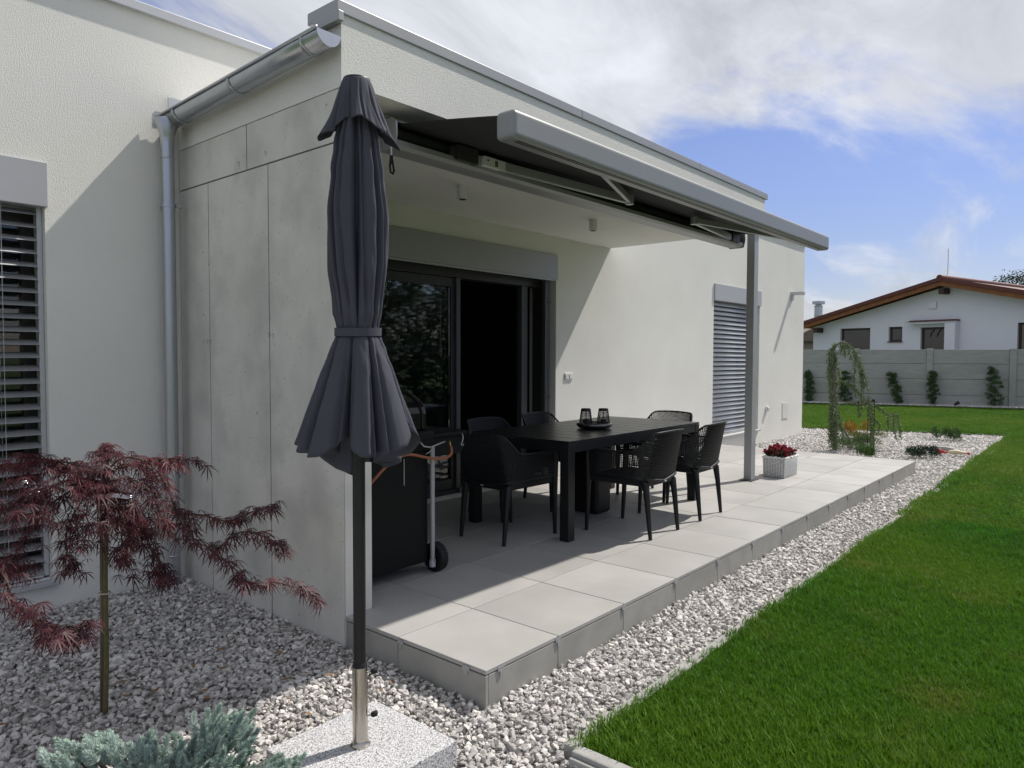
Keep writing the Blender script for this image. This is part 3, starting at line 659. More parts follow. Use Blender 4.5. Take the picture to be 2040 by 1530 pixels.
# ------------------------------------------------------------------ small fittings on the house
def spotlight(x, y, lab):
    s = empty('ceiling_spotlight', (x, y, 2.688)); tag(s, lab, 'spotlight', 'surface spotlights under the canopy')
    mb = MB(); mb.lathe([(.039, -.105), (.0405, -.10), (.0405, 0)], (0, 0, 0), 24); mb.build('housing', white_pl, s, smooth=True, auto=40)
    mb = MB(); mb.lathe([(.026, -.1085), (.026, -.105)], (0, 0, 0), 20); mb.build('lens', black_metal, s)
spotlight(1.80, 1.905, 'white ceiling spotlight nearer the folded umbrella')
spotlight(3.62, 1.915, 'white ceiling spotlight farther from the folded umbrella')
sw = empty('light_switch', (4.44, 2.8, 1.13)); tag(sw, 'white double light switch beside the sliding door', 'light switch')
mb = MB(); mb.box(-.08, .08, -.009, -.0005, -.041, .041); mb.build('plate', white_pl, sw, bevel=.004)
for s in (-1, 1):
    mb = MB(); mb.box(s*.036-.026, s*.036+.026, -.014, -.0095, -.028, .028); mb.build('rocker', white_pl, sw, bevel=.002)
wl = empty('wall_lamp', (11.60, 2.8, 2.53)); tag(wl, 'pale angular wall lamp near the far house corner', 'wall lamp')
mb = MB(); mb.box(-.05, .05, -.035, -.001, -.10, .06); mb.build('back_plate', alu_lt, wl, bevel=.004)
mb = MB(); mb.box(-.05, .05, -.24, -.036, .0, .055); mb.build('arm', alu_lt, wl, bevel=.004)
mb = MB(); mb.box(-.042, .042, -.23, -.06, -.004, -.0005); mb.build('diffuser', white_pl, wl)
ou = empty('outdoor_socket', (10.44, 2.8, .43)); tag(ou, 'small white outdoor socket low on the wall', 'socket')
mb = MB(); mb.box(-.04, .04, -.035, -.001, -.04, .05); mb.build('housing', white_pl, ou, bevel=.008)
mb = MB(); mb.box(-.034, .034, -.05, -.036, -.03, .035); mb.build('flap', white_pl, ou, bevel=.006)
hp = empty('access_panel', (11.35, 2.8, .35)); tag(hp, 'flush painted access hatch near the house corner', 'hatch')
mb = MB(); mb.box(-.15, .15, -.006, -.001, -.16, .16); mb.build('frame', plaster, hp, bevel=.002)
mb = MB(); mb.box(-.135, .135, -.010, -.0065, -.145, .145); mb.build('hatch_door', white_pl, hp, bevel=.002)

# ------------------------------------------------------------------ table
tb = empty('dining_table', (3.02, 1.5, 0)); tag(tb, 'black aluminium slatted dining table on the terrace', 'table')
TW, TD, TZ = 2.10, 1.01, .742
ns = 11; pw = TW/ns
for i in range(ns):
    mb = MB(); mb.box(-TW/2+i*pw+.0032, -TW/2+(i+1)*pw-.0032, -TD/2, TD/2, TZ-.016, TZ); mb.build('table_slat', table_top_m, tb, bevel=.0025)
mb = MB()
mb.box(-TW/2+.004, TW/2-.004, -TD/2+.003, -TD/2+.045, TZ-.088, TZ-.017); mb.box(-TW/2+.004, TW/2-.004, TD/2-.045, TD/2-.003, TZ-.088, TZ-.017)
mb.box(-TW/2+.004, -TW/2+.045, -TD/2+.046, TD/2-.046, TZ-.088, TZ-.017); mb.box(TW/2-.045, TW/2-.004, -TD/2+.046, TD/2-.046, TZ-.088, TZ-.017); mb.box(-.03, .03, -TD/2+.046, TD/2-.046, TZ-.06, TZ-.017)
mb.build('apron', black_metal, tb, bevel=.002)
for sx in (-1, 1):
    for sy in (-1, 1):
        mb = MB(); x0 = sx*(TW/2-.04); y0 = sy*(TD/2-.04); mb.box(x0-.040, x0+.040, y0-.040, y0+.040, .003, TZ-.0175); mb.build('leg', black_metal, tb, bevel=.004)
# tray and lanterns
tr = empty('tray', (2.90, 1.40, TZ)); tag(tr, 'round dark pewter tray on the dining table', 'tray')
mb = MB(); mb.lathe([(.09, .001), (.135, .008), (.155, .03), (.150, .048), (.138, .052), (.128, .046), (.11, .024), (.0, .020)], (0, 0, 0), 40, cap=False); mb.build('bowl', pewter, tr, smooth=True)
def lantern(x, y, lab):
    l = empty('lantern', (x, y, TZ+.022)); l.scale = (1.12, 1.12, 1.15); tag(l, lab, 'lantern', 'wire lanterns on the tray')
    def rad(z): return .052-.018*z/.13
    for k in range(4):
        a = k*math.pi/2+.5; mb = MB(); mb.bar((rad(0)*math.cos(a), rad(0)*math.sin(a), 0), (rad(.13)*math.cos(a), rad(.13)*math.sin(a), .13), .004, .004); mb.build('upright', black_metal, l)
    mb = MB(); mb.lathe([(rad(.112), .112), (rad(.13), .13), (rad(.13)-.003, .13), (rad(.112)-.003, .112)], (0, 0, 0), 24); mb.build('top_ring', black_metal, l)
    mb = MB(); mb.lathe([(.054, 0), (.053, .012), (.0, .012)], (0, 0, 0), 24, cap=False); mb.build('base', black_metal, l)
    mb = MB()
    for k in range(28):
        a = 2*math.pi*k/28; b2 = a+1.1; mb.tube([(rad(z)*math.cos(a+(b2-a)*z/.13), rad(z)*math.sin(a+(b2-a)*z/.13), z) for z in (.01, .05, .09, .113)], .0011, 4, False)
        mb.tube([(rad(z)*math.cos(a-(b2-a)*z/.13), rad(z)*math.sin(a-(b2-a)*z/.13), z) for z in (.01, .05, .09, .113)], .0011, 4, False)
    mb.build('wire_mesh', black_metal, l)
    mb = MB(); mb.lathe([(.022, .012), (.022, .05)], (0, 0, 0), 16); mb.build('candle', dark_room, l)
    mb = MB(); mb.tube([(-rad(.09)-.002, 0, .10), (-rad(.07)-.012, 0, .07), (-rad(.04)-.002, 0, .04)], .0015, 5); mb.build('handle', black_metal, l)
lantern(2.85, 1.455, 'black wire lantern on the tray, nearer the grill')
lantern(2.955, 1.345, 'black wire lantern on the tray, nearer the lawn')
# bin beneath the table
bn = empty('storage_bin', (2.975, 1.53, 0)); tag(bn, 'black rounded plastic bin standing under the table', 'bin')
mb = MB(); mb.prism([(-.115, -.19), (.115, -.19), (.115, .19), (-.115, .19)], .002, .60, 'z'); mb.build('body', black_plastic, bn, bevel=.035, seg=4)
mb = MB(); mb.box(-.125, .125, -.20, .20, .601, .635); mb.build('lid', black_plastic, bn, bevel=.015, seg=3)

# ------------------------------------------------------------------ chairs (perforated shell)
def chair_proto():
    ch = empty('armchair')
    # plan path of the shell from one arm front round the back to the other
    def path(t):
        # t 0..1; superellipse-like U
        s = (t-.5)*2; a = abs(s); sg = 1 if s >= 0 else -1
        if a < .30:   # back
            y = a/.30*.185; x = -.262+.012*(a/.30)**2
        elif a < .52:  # corner
            q = (a-.30)/.22*math.pi/2; y = .185+.085*math.sin(q); x = -.25+.115*(1-math.cos(q))
        else:
            q = (a-.52)/.48; y = .27+.012*q; x = -.135+.385*q
        return x, y*sg
    def top(t):
        a = abs(t-.5)*2
        zb = .805-.012*(a/.42)**2
        if a < .36: return zb
        q = min(1, (a-.36)/.17); q = q*q*(3-2*q)
        return .7935*(1-q)+(.655-.005)*q if a < .53 else .65-.012*(a-.53)/.47
    def bot(t):
        a = abs(t-.5)*2
        return .405+.045*min(1, a/.5) if a < .5 else .45
    nu = 100; dz = .0128
    def S(u, v=None, z=None):
        x, y = path(u); zt, zb = top(u), bot(u)
        if z is None: z = zb+(zt-zb)*v
        a = abs(u-.5)*2; back = max(0, 1-(a/.58)**4); h = (z-.42)
        x2 = x-.24*back*max(0, h)**1.1; wd = 1+.10*max(0, h)*(1-back)-.13*back*max(0, h)
        return (x2, y*wd, z)
    V = []; F = []; idx = {}
    def vid(i, j):
        u = i/nu; z = min(bot(u)+j*dz, top(u)); k = (i, round(z, 5))
        if k not in idx: idx[k] = len(V); V.append(S(u, z=z))
        return idx[k], z
    for i in range(nu):
        for j in range(34):
            (a0, z0), (a1, z1), (a2, z2), (a3, z3) = vid(i, j), vid(i+1, j), vid(i+1, j+1), vid(i, j+1)
            q = []
            for k in (a0, a1, a2, a3):
                if k not in q: q.append(k)
            if len(q) < 3: continue
            hgt = min(z3-z0, z2-z1)
            if j == 0 or i < 2 or i >= nu-2 or len(q) < 4 or hgt < dz*.6 or z2 >= top((i+1)/nu)-1e-4: F.append(tuple(q)); continue
            c = Vector((0, 0, 0))
            for k in q: c += Vector(V[k])/4
            inn = []
            for k in q:
                p = c+(Vector(V[k])-c)*.66; inn.append(len(V)); V.append(tuple(p))
            for k in range(4): F.append((q[k], q[(k+1) % 4], inn[(k+1) % 4], inn[k]))
    mb = MB(); mb.v = V; mb.f = F
    o = mb.build('shell', black_plastic, ch)
    bm = bmesh.new(); bm.from_mesh(o.data); bmesh.ops.solidify(bm, geom=list(bm.faces), thickness=.006); bm.to_mesh(o.data); bm.free()
    # rims: top edge roll
    mb = MB(); mb.tube([S(i/nu, 1) for i in range(0, nu+1, 2)], .0075, 8); mb.build('rim', black_plastic, ch, smooth=True)
    # seat
    mb = MB(); P = []
    for i in range(13):
        u = i/12; x = -.245+.50*u; hw = .215+.045*min(1, u*2.2); row = []
        for j in range(13):
            w = (j/12-.5)*2; z = .448-.022*(1-w*w)*math.sin(min(1, u*1.1)*math.pi)*.8+.012*max(0, .15-u)*6-.016*max(0, u-.85)*6; row.append((x, w*hw, z))
        P.append(row)
    mb.grid(P); o = mb.build('seat', black_plastic, ch, smooth=True); md = o.modifiers.new('t', 'SOLIDIFY'); md.thickness = .012; md.offset = -1
    mb = MB()
    mb.bar((-.22, -.20, .415), (.235, -.255, .425), .03, .055); mb.bar((-.22, .20, .415), (.235, .255, .425), .03, .055); mb.bar((.235, -.24, .422), (.235, .24, .422), .028, .045); mb.bar((-.225, -.19, .413), (-.225, .19, .413), .03, .05)
    mb.build('seat_frame', black_plastic, ch, bevel=.008)
    mb = MB(); mb.tube([(S(u, 0)[0]-.004, S(u, 0)[1], S(u, 0)[2]+.012) for u in np.linspace(.30, .70, 15)], .011, 8); mb.build('back_band', black_plastic, ch, smooth=True)
    mb = MB(); mb.box(-.282, -.272, -.011, .011, .412, .422); mb.build('badge', alu_lt, ch, bevel=.002)
    for s in (-1, 1):
        mb = MB(); mb.tube([(.243, s*.279, .65), (.248, s*.280, .60), (.246, s*.272, .44), (.252, s*.268, .20), (.262, s*.265, .003)], [.017, .021, .025, .019, .0145], 8); mb.build('leg', black_plastic, ch, smooth=True, auto=50)
        mb = MB(); mb.tube([(-.20, s*.205, .435), (-.228, s*.208, .40), (-.245, s*.212, .28), (-.275, s*.214, .003)], [.022, .028, .022, .0145], 8); mb.build('leg', black_plastic, ch, smooth=True, auto=50)
        mb = MB(); mb.bar((.245, s*.276, .648), (.05, s*.276, .650), .034, .010); mb.build('armrest', black_plastic, ch, bevel=.003)
    return ch
spots = [(1.865, 1.50, 0, 'black perforated armchair at the table end beside the grill'),
         (2.645, .855, 90, 'black perforated armchair on the lawn side, nearer the umbrella'),
         (3.46, .865, 92, 'black perforated armchair on the lawn side, nearer the post'),
         (2.46, 1.985, -92, 'black perforated armchair on the door side, nearer the grill'),
         (3.26, 2.02, -89, 'black perforated armchair on the door side, nearer the light switch'),
         (4.02, 1.43, 176, 'black perforated armchair at the far table end by the blind window')]
ch0 = chair_proto()
for i, (x, y, a, lab) in enumerate(spots):
    o = ch0 if i == 0 else copy_tree(ch0)
    o.location = (x, y, 0); o.rotation_euler = (0, 0, R(a)); tag(o, lab, 'armchair', 'chairs round the dining table')

# ------------------------------------------------------------------ gas grill
gr = empty('gas_grill', (.52, 1.45, 0)); tag(gr, 'black gas grill on wheels behind the concrete wall', 'grill')
GR = Vector(gr.location)
def rb(mb, name, mat, parent=gr, **k):
    mb.v = [tuple(Vector(p)-GR) for p in mb.v]; return mb.build(name, mat, parent, **k)
mb = MB(); mb.box(.235, .795, 1.225, 1.70, .075, .775); rb(mb, 'cabinet', grill_black, bevel=.006)
for (x, y) in ((.812, 1.20), (.812, 1.715), (.222, 1.715)):
    mb = MB(); mb.lathe([(.015, .05), (.015, .80)], (x, y, 0), 14); rb(mb, 'post', alu, smooth=True, auto=40)
mb = MB(); mb.lathe([(.02, .045), (.02, .075)], (.812, 1.20, 0), 14); mb.box(.795, .83, 1.19, 1.21, .05, .09); rb(mb, 'post_foot', alu_lt)
for (x, y) in ((.872, 1.235), (.872, 1.70), (.27, 1.235), (.27, 1.70)):
    mb = MB(); mb.lathe([(.05, -.026), (.083, -.03), (.088, -.02), (.088, .02), (.083, .03), (.05, .026)], (x, y, .089), 36, 'x'); w = rb(mb, 'wheel', rubber, smooth=True, auto=35)
    mb = MB()
    for k in range(30):
        a = 2*math.pi*k/30
        for sx in (-.017, .017):
            c = Vector((x+sx, y+.087*math.cos(a), .089+.087*math.sin(a))); d = Vector((0, math.cos(a), math.sin(a))); mb.bar(c-Vector((.011, 0, 0)), c+Vector((.011, 0, 0)), .010, .006, d)
    mb.v = [tuple(Vector(p)-GR) for p in mb.v]; mb.build('tread', rubber, w)
    mb = MB(); mb.lathe([(.046, -.028), (.046, .028)], (x, y, .089), 24, 'x'); mb.v = [tuple(Vector(p)-GR) for p in mb.v]; mb.build('hub', grill_black, w)
mb = MB(); mb.box(.21, .83, 1.20, 1.72, .776, .90); rb(mb, 'firebox', grill_black, bevel=.015, seg=3)
# lid: arched barrel
prof = [(1.24, .901), (1.24, .985)]+[(1.46-.22*math.cos(a), .985+.145*math.sin(a)) for a in np.linspace(.15, math.pi-.15, 12)]+[(1.68, .985), (1.68, .901)]
mb = MB(); mb.prism(prof, .24, .78, 'x'); lid = rb(mb, 'lid', grill_gloss, bevel=.008)
prof2 = [(1.228, .901), (1.228, .985)]+[(1.46-.235*math.cos(a), .985+.158*math.sin(a)) for a in np.linspace(.12, math.pi-.12, 12)]+[(1.692, .985), (1.692, .901)]
for x in (.755, .228):
    mb = MB(); mb.prism(prof2, x, x+.035, 'x'); mb.v = [tuple(Vector(p)-GR) for p in mb.v]; mb.build('lid_end', grill_gloss, lid, bevel=.01, seg=3)
mb = MB(); mb.box(.84, 1.165, 1.235, 1.665, .845, .868); rb(mb, 'side_shelf', grill_black, bevel=.006)
mb = MB(); mb.tube([(1.18, 1.225, .858), (1.18, 1.675, .858)], .014, 12); rb(mb, 'towel_bar', black_metal, smooth=True, auto=40)
mb = MB(); mb.prism([(.84, .844), (1.155, .844), (1.155, .76), (1.13, .72), (.84, .72)], 1.26, 1.30, 'y'); rb(mb, 'shelf_bracket', grill_black, bevel=.008)
mb = MB(); mb.box(.235, .82, 1.192, 1.222, .79, .84); rb(mb, 'manifold', grill_black, bevel=.004)
mb = MB(); mb.tube([(1.11, 1.235, .855), (1.112, 1.225, .83), (1.10, 1.222, .80), (1.092, 1.225, .785), (1.105, 1.225, .775), (1.118, 1.225, .785)], .003, 6); rb(mb, 'hook', alu_lt, smooth=True)
mb = MB(); mb.tube([(.70, 1.185, .835), (.715, 1.17, .81), (.77, 1.17, .80), (.86, 1.18, .815), (.92, 1.20, .82)], .005, 8); mb.tube([(.74, 1.18, .76), (.77, 1.17, .775), (.79, 1.17, .80)], .004, 8); rb(mb, 'gas_pipe', alu, smooth=True)
mb = MB(); mb.tube([(.925, 1.165, .825), (.925, 1.15, .785)], .006, 8); rb(mb, 'gas_valve', M('brass', (.4, .28, .1), .4, .9), smooth=True)
hp_ = [(.925, 1.15, .79), (.915, 1.135, .755), (.875, 1.13, .732), (.80, 1.13, .730), (.70, 1.13, .748), (.58, 1.13, .778), (.50, 1.13, .776), (.41, 1.135, .738), (.33, 1.14, .68), (.26, 1.155, .60), (.22, 1.175, .45)]
def smooth_path(pts, n=6):
    pts = [Vector(p) for p in pts]; out = []
    for i in range(len(pts)-1):
        p0, p1, p2, p3 = pts[max(i-1, 0)], pts[i], pts[i+1], pts[min(i+2, len(pts)-1)]
        for k in range(n):
            t = k/n; out.append(.5*((2*p1)+(-p0+p2)*t+(2*p0-5*p1+4*p2-p3)*t*t+(-p0+3*p1-3*p2+p3)*t**3))
    out.append(pts[-1]); return out
mb = MB(); mb.tube(smooth_path(hp_), .0085, 10); rb(mb, 'gas_hose', hose_m, smooth=True)
mb = MB(); mb.bar((.60, 1.222, .74), (.60, 1.222, .58), .006, .003); rb(mb, 'probe', alu_lt)

# ------------------------------------------------------------------ parasol
UX, UY = -.651, .025
um = empty('parasol', (UX, UY, -.052)); tag(um, 'folded dark grey parasol standing on the granite slab', 'parasol')
def ub(mb, name, mat, parent=um, **k):
    return mb.build(name, mat, parent, **k)
Z0 = .052   # local z = world z + Z0
rr = random.Random(3); NP = 8
pha = [rr.uniform(-.25, .25) for _ in range(NP)]; amp = [rr.uniform(.75, 1.15) for _ in range(NP)]
def fold(th, k_shift=0.):
    """1 on a flat panel, dipping to 0 in the narrow crease between two panels (NP uneven pleats)"""
    a = (th/(2*math.pi)*NP+k_shift) % NP; k = int(a); fr = a-k
    d = min(fr, 1-fr); cre = math.exp(-(d/.085)**1.5)
    lop = (fr-.5)*.55*(1 if k % 2 else -1)*(1+pha[k])
    return (1-cre)*(.86+.14*amp[k])+lop*(1-cre), k, fr
NT = 320
def wrinkle(th, z, k=1.): return mnoise.noise(Vector((math.cos(th)*3*k, math.sin(th)*3*k, z*2.2*k)))
TH_R = math.atan2(-math.cos(YAW), math.sin(YAW)); TH_F = math.atan2(CAM.y-UY, CAM.x-UX)
def interp(tab, z):
    for (z0, v0), (z1, v1) in zip(tab, tab[1:]):
        if z0 <= z <= z1:
            t = (z-z0)/(z1-z0); t = t*t*(3-2*t); return v0+(v1-v0)*t
    return tab[0][1] if z < tab[0][0] else tab[-1][1]
Rtab = [(1.455, .074), (1.52, .088), (1.70, .108), (1.85, .112), (2.0, .096), (2.09, .082), (2.22, .060), (2.32, .046)]
Dtab = [(1.455, .16), (1.55, .36), (1.75, .52), (2.0, .48), (2.15, .30), (2.32, .06)]
P = []
for z in np.linspace(1.452, 2.315, 46):
    row = []
    for k in range(NT):
        th = 2*math.pi*k/NT; f, kk, fr = fold(th+.18*math.sin(z*3.1+.5), .25*math.sin(z*2.2)); Rz = interp(Rtab, z); D = interp(Dtab, z)
        r = Rz*(1-D*(1-f)) * (1+.025*math.sin(3*th+z*5)); sub = (th*2.2+.35*math.sin(z*3.7)+kk*.37) % 1.0; r -= .012*math.exp(-((sub-.5)/.13)**2)*min(1, (z-1.45)*8)*min(1, (2.32-z)*6); r += .0045*wrinkle(th, z)+.0030*wrinkle(th+z*2.5, z*.6, 2.6)+.004*wrinkle(th-z*5, z*2, 2.2)*math.exp(-((z-1.455)/.09)**2)
        row.append((r*math.cos(th+.10*math.sin(z*4+kk)), r*math.sin(th+.10*math.sin(z*4+kk)), z+Z0))
    P.append(row)
mb = MB(); mb.grid(P, True); cn = ub(mb, 'canopy', cloth, smooth=True)
# skirt below the tie
P = []
NS = 26
for i in range(NS+1):
    t = i/NS; row = []
    for k in range(NT):
        th = 2*math.pi*k/NT; f, kk, fr = fold(th+.15, .1*t)
        lat = abs(math.cos(th-TH_R)); edge = max(0, 1-abs(2*fr-1))
        fb = math.cos(th-TH_F); zb = .995+.052*fb+.085*lat**4-.07*(fr-.5)*(1 if kk % 2 else -1)*(1+pha[kk])-.02*edge + .03*pha[kk]
        z = 1.437-(1.437-zb)*t
        Rz = .076+(.070+.080*lat**1.5+.022*fb)*t**.95; D = .12+.62*t**.7
        sub = (th*1.9+.2*t+kk*.41) % 1.0; r = Rz*(1-D*(1-min(1, f))*(.9+.3*pha[kk])); r -= .030*t*math.exp(-((sub-.5)/.10)**2); r += (.003+.007*t)*wrinkle(th, z)+.003*wrinkle(th-z*3, z*.6, 2.6)+.005*(1-t)**3*wrinkle(th+z*6, z*2, 2.4)
        row.append((r*math.cos(th), r*math.sin(th), z+Z0))
    P.append(row)
mb = MB(); mb.grid(P, True); o = mb.build('skirt', cloth, cn, smooth=True); md = o.modifiers.new('t', 'SOLIDIFY'); md.thickness = .0018
P = []
for z, dr_ in ((1.432, -.004), (1.432, .002), (1.461, .002), (1.461, -.004)):
    P.append([((.079+dr_)*math.cos(a)*1.04+.002*math.sin(3*a), (.079+dr_)*math.sin(a)*1.04, z+.003*math.sin(a+1)+Z0) for a in np.linspace(0, 2*math.pi, 64, endpoint=False)])
mb = MB(); mb.grid(P, True); mb.build('tie_strap', cloth, cn, smooth=True, auto=30)
# vent cap with wavy hem
P = []
for i in range(21):
    t = i/20; row = []
    for k in range(NT):
        th = 2*math.pi*k/NT; ph = (th-TH_F+math.pi) % (2*math.pi)-math.pi; lat = abs(math.cos(th-TH_R))
        arch = math.exp(-((ph-.05)/.33)**2); flap = math.sin(7*ph+1.9)*.6+math.sin(4*ph+.7)*.5
        hem = 2.150+.055*arch-.030*flap-.014*lat; z = 2.333-(2.333-hem)*t
        r = .047+(.036+.022*lat)*t**.8+(.005+.017*lat)*t**3.5+.027*flap*t**1.4-.006*arch*t+.006*wrinkle(th, z)*t-.016*t*math.exp(-((((th*1.75+.1*math.sin(z*20)) % 1.0)-.5)/.10)**2)+.006*wrinkle(th, z*3, 2.)*t
        row.append((r*math.cos(th), r*math.sin(th), z+Z0))
    P.append(row)
mb = MB(); mb.grid(P, True); o = mb.build('vent_cap', cloth, cn, smooth=True); md = o.modifiers.new('t', 'SOLIDIFY'); md.thickness = .0016
mb = MB(); mb.lathe([(.0, 2.342+Z0), (.03, 2.341+Z0), (.047, 2.336+Z0), (.049, 2.328+Z0), (.045, 2.322+Z0)], (0, 0, 0), 32, cap=False); mb.build('top_disc', black_metal, cn, smooth=True)
mb = MB(); mb.lathe([(.0225, .23+Z0), (.0225, 2.30+Z0)], (0, 0, 0), 20); ub(mb, 'pole', black_metal, smooth=True, auto=40)
mb = MB(); mb.lathe([(.0265, .228+Z0), (.0265, .240+Z0), (.0235, .248+Z0)], (0, 0, 0), 20); ub(mb, 'collar', rubber, smooth=True, auto=40)
# stand with granite slab
st = empty('granite_stand', (UX, UY, 0)); tag(st, 'square granite slab with steel tube holding the parasol', 'parasol base')
mb = MB(); mb.box(-.892-UX, -.398-UX, -.222-UY, .259-UY, -.150, -.0605); o = mb.build('slab', granite, st, bevel=.004)
mb = MB(); mb.lathe([(.0275, -.052), (.0275, .232), (.0245, .232), (.0245, .10)], (0, 0, 0), 28, cap=False); mb.build('tube', steel, st, smooth=True, auto=40)
mb = MB(); mb.lathe([(.0, -.060), (.036, -.060), (.036, -.054), (.030, -.048), (.0277, -.040)], (0, 0, 0), 28, cap=False); mb.build('flange', steel, st, smooth=True, auto=30)
dq = Vector((math.sin(YAW+.25), -math.cos(YAW+.25), 0))
for z in (.205, .045):
    c = dq*.0275; mb = MB(); mb.tube([c+Vector((0, 0, z)), c+dq*.018+Vector((0, 0, z))], .004, 8); mb.build('screw', steel, st)
    mb = MB(); mb.tube([c+dq*.012+Vector((0, 0, z)), c+dq*.018+Vector((0, 0, z+.002)), c+dq*.032+Vector((0, 0, z+.006)), c+dq*.036+Vector((0, 0, z+.006))], [.007, .011, .011, .006], 10); mb.build('knob', rubber, st, smooth=True)

# ------------------------------------------------------------------ vegetation helpers
def quads_from(cent, dirs, nors, ln, wd):
    """thin pointed leaf blades: cent (n,3) base, dirs unit, nors unit; returns V,F quads (rhombus)"""
    n = len(cent); side = np.cross(dirs, nors); side /= np.linalg.norm(side, axis=1, keepdims=True)+1e-9
    ln = np.broadcast_to(np.asarray(ln, float).reshape(-1, 1), (n, 1)); wd = np.broadcast_to(np.asarray(wd, float).reshape(-1, 1), (n, 1))
    a = cent; b_ = cent+dirs*ln*.45+side*wd/2; c = cent+dirs*ln; d = cent+dirs*ln*.45-side*wd/2
    V = np.stack([a, b_, c, d], 1).reshape(-1, 3); F = np.arange(4*n).reshape(n, 4); return V, F
def unit(a): return a/(np.linalg.norm(a, axis=1, keepdims=True)+1e-9)
def px(u, v, D):
    """point that lies D metres deep along the view through photo pixel u,v (used to read plant shapes off the photo)"""
    q = _f*D + _x*((u-1020)/1432.66*D) + _y*(-(v-765)/1432.66*D); return CAM+q
def depth_of(p): return (Vector(p)-CAM).dot(_f)

# Japanese maple
MBASE = Vector((-1.10, 1.18, G)); DM = depth_of((-1.10, 1.18, .5))
mp_ = empty('japanese_maple', MBASE); tag(mp_, 'young red Japanese maple with feathery leaves tied to a stake', 'maple tree')
def rel(pts, o): return [Vector(p)-Vector(o) for p in pts]
mb = MB()
mb.tube(rel(smooth_path([MBASE+Vector((0, 0, -.03)), px(209, 1300, DM), px(210, 1150, DM), px(211, 1050, DM), px(210, 985, DM), px(205, 940, DM)], 5), MBASE), [.0105]*16+[.012]*10, 10) if False else mb.tube(rel(smooth_path([px(210, 1420, DM), px(212, 1300, DM), px(210, 1150, DM), px(212, 1050, DM), px(209, 985, DM), px(203, 935, DM)], 5), MBASE), [.0105-.00015*i for i in range(26)], 10)
mb.build('trunk', bark_olive, mp_, smooth=True)
branches = [
 ([(205, 950), (215, 915), (212, 895), (196, 893)], .0), ([(208, 945), (245, 912), (300, 925), (335, 975), (352, 1025), (385, 1072), (425, 1098), (470, 1135), (500, 1160), (560, 1162), (640, 1192)], -.05),
 ([(230, 935), (280, 920), (340, 915), (400, 918)], .12), ([(345, 1022), (400, 1026), (455, 1038), (500, 1020), (545, 1010)], .02), ([(430, 1098), (480, 1060), (540, 1075), (570, 1100)], .05),
 ([(205, 950), (170, 935), (110, 925), (60, 915), (20, 930)], .05), ([(205, 960), (150, 955), (80, 980), (20, 1005), (-60, 1030)], -.12), ([(205, 970), (170, 990), (140, 1040), (130, 1090), (150, 1130)], .10),
 ([(208, 965), (250, 990), (280, 1040), (300, 1090), (310, 1150)], .08), ([(208, 975), (240, 1020), (255, 1070), (250, 1120)], -.10), ([(206, 960), (120, 990), (60, 1060), (20, 1120), (0, 1150)], .18),
 ([(-90, 1030), (-40, 1080), (10, 1150), (30, 1200), (80, 1245), (130, 1255), (190, 1240)], -.35), ([(205, 955), (150, 925), (90, 915), (40, 905)], .25), ([(208, 960), (260, 955), (300, 980), (320, 1030), (345, 1065)], -.15), ([(300, 1090), (325, 1130), (330, 1160)], .05)]
leafbase = []
brm = MB()
for pts, dd in branches:
    w = [px(u, v, DM+dd*min(1, i/2)) for i, (u, v) in enumerate(pts)]; sm = smooth_path(w, 5); n = len(sm)
    brm.tube(rel(sm, MBASE), [.0052*(1-.75*i/n) for i in range(n)], 6)
    for i in range(int(n*.12), n):
        leafbase.append((sm[i], i/n, dd))
brm.build('branch', bark, mp_, smooth=True)
def maple_leaf_geo(base, outd, size, V, F, tilt):
    """dissected leaf: 7 slender toothed lobes fanned round the petiole end, drooping"""
    out = Vector(outd).normalized(); down = Vector((0, 0, -1)); fw = (out*(1-tilt)+down*tilt).normalized()
    sd_ = fw.cross(Vector((0, 0, 1)))
    if sd_.length < .1: sd_ = Vector((1, 0, 0))
    sd_.normalize(); sd_ = (sd_ + out*rnd.uniform(-.5, .5)).normalized(); nrm = sd_.cross(fw)
    for ang, ln in ((-105, .45), (-68, .72), (-34, .92), (0, 1.0), (34, .92), (68, .72), (105, .45)):
        a = R(ang+rnd.uniform(-7, 7)); d = fw*math.cos(a)+sd_*math.sin(a); l = size*ln*rnd.uniform(.85, 1.1); w = size*.066
        s2 = d.cross(nrm).normalized(); prev = base; o = len(V); p = Vector(base); dcur = d.copy(); ws = (.35, 1.0, .8, .0)
        rows = []
        for k in range(4):
            rows.append((p-s2*w*ws[k]/2, p+s2*w*ws[k]/2)); dcur = (dcur+down*.22).normalized(); p = p+dcur*l/3
        for a_, b_ in rows: V.append(a_); V.append(b_)
        for k in range(3): F.append((o+2*k, o+2*k+1, o+2*k+3, o+2*k+2))
VA, FA, VB, FB = [], [], [], []
right = Vector(_r)
extra = []
for (u, v, su, sv, n, dd) in ((208, 985, 34, 34, 30, -.06), (225, 1035, 34, 30, 22, -.08), (190, 1040, 34, 34, 22, -.07), (150, 935, 70, 18, 34, .05), (60, 960, 60, 30, 36, 0), (130, 990, 80, 35, 44, 0), (60, 1030, 60, 28, 36, -.1), (260, 1000, 45, 35, 36, .0), (280, 1060, 45, 35, 34, .05), (160, 1060, 45, 40, 34, .05), (140, 1120, 30, 30, 14, .05), (250, 1110, 40, 30, 22, 0), (300, 950, 35, 20, 16, 0), (40, 1130, 45, 22, 22, .1), (215, 905, 32, 8, 10, 0), (180, 960, 50, 25, 30, -.08), (330, 925, 50, 10, 16, .1), (120, 1265, 55, 16, 30, -.32), (50, 1215, 35, 22, 14, -.35), (320, 1150, 14, 10, 7, .05)):
    for _ in range(int(n*1.25)):
        extra.append((px(rnd.gauss(u, su*.6), rnd.gauss(v, sv*.6), DM+dd+rnd.gauss(0, .12)), rnd.random(), dd))
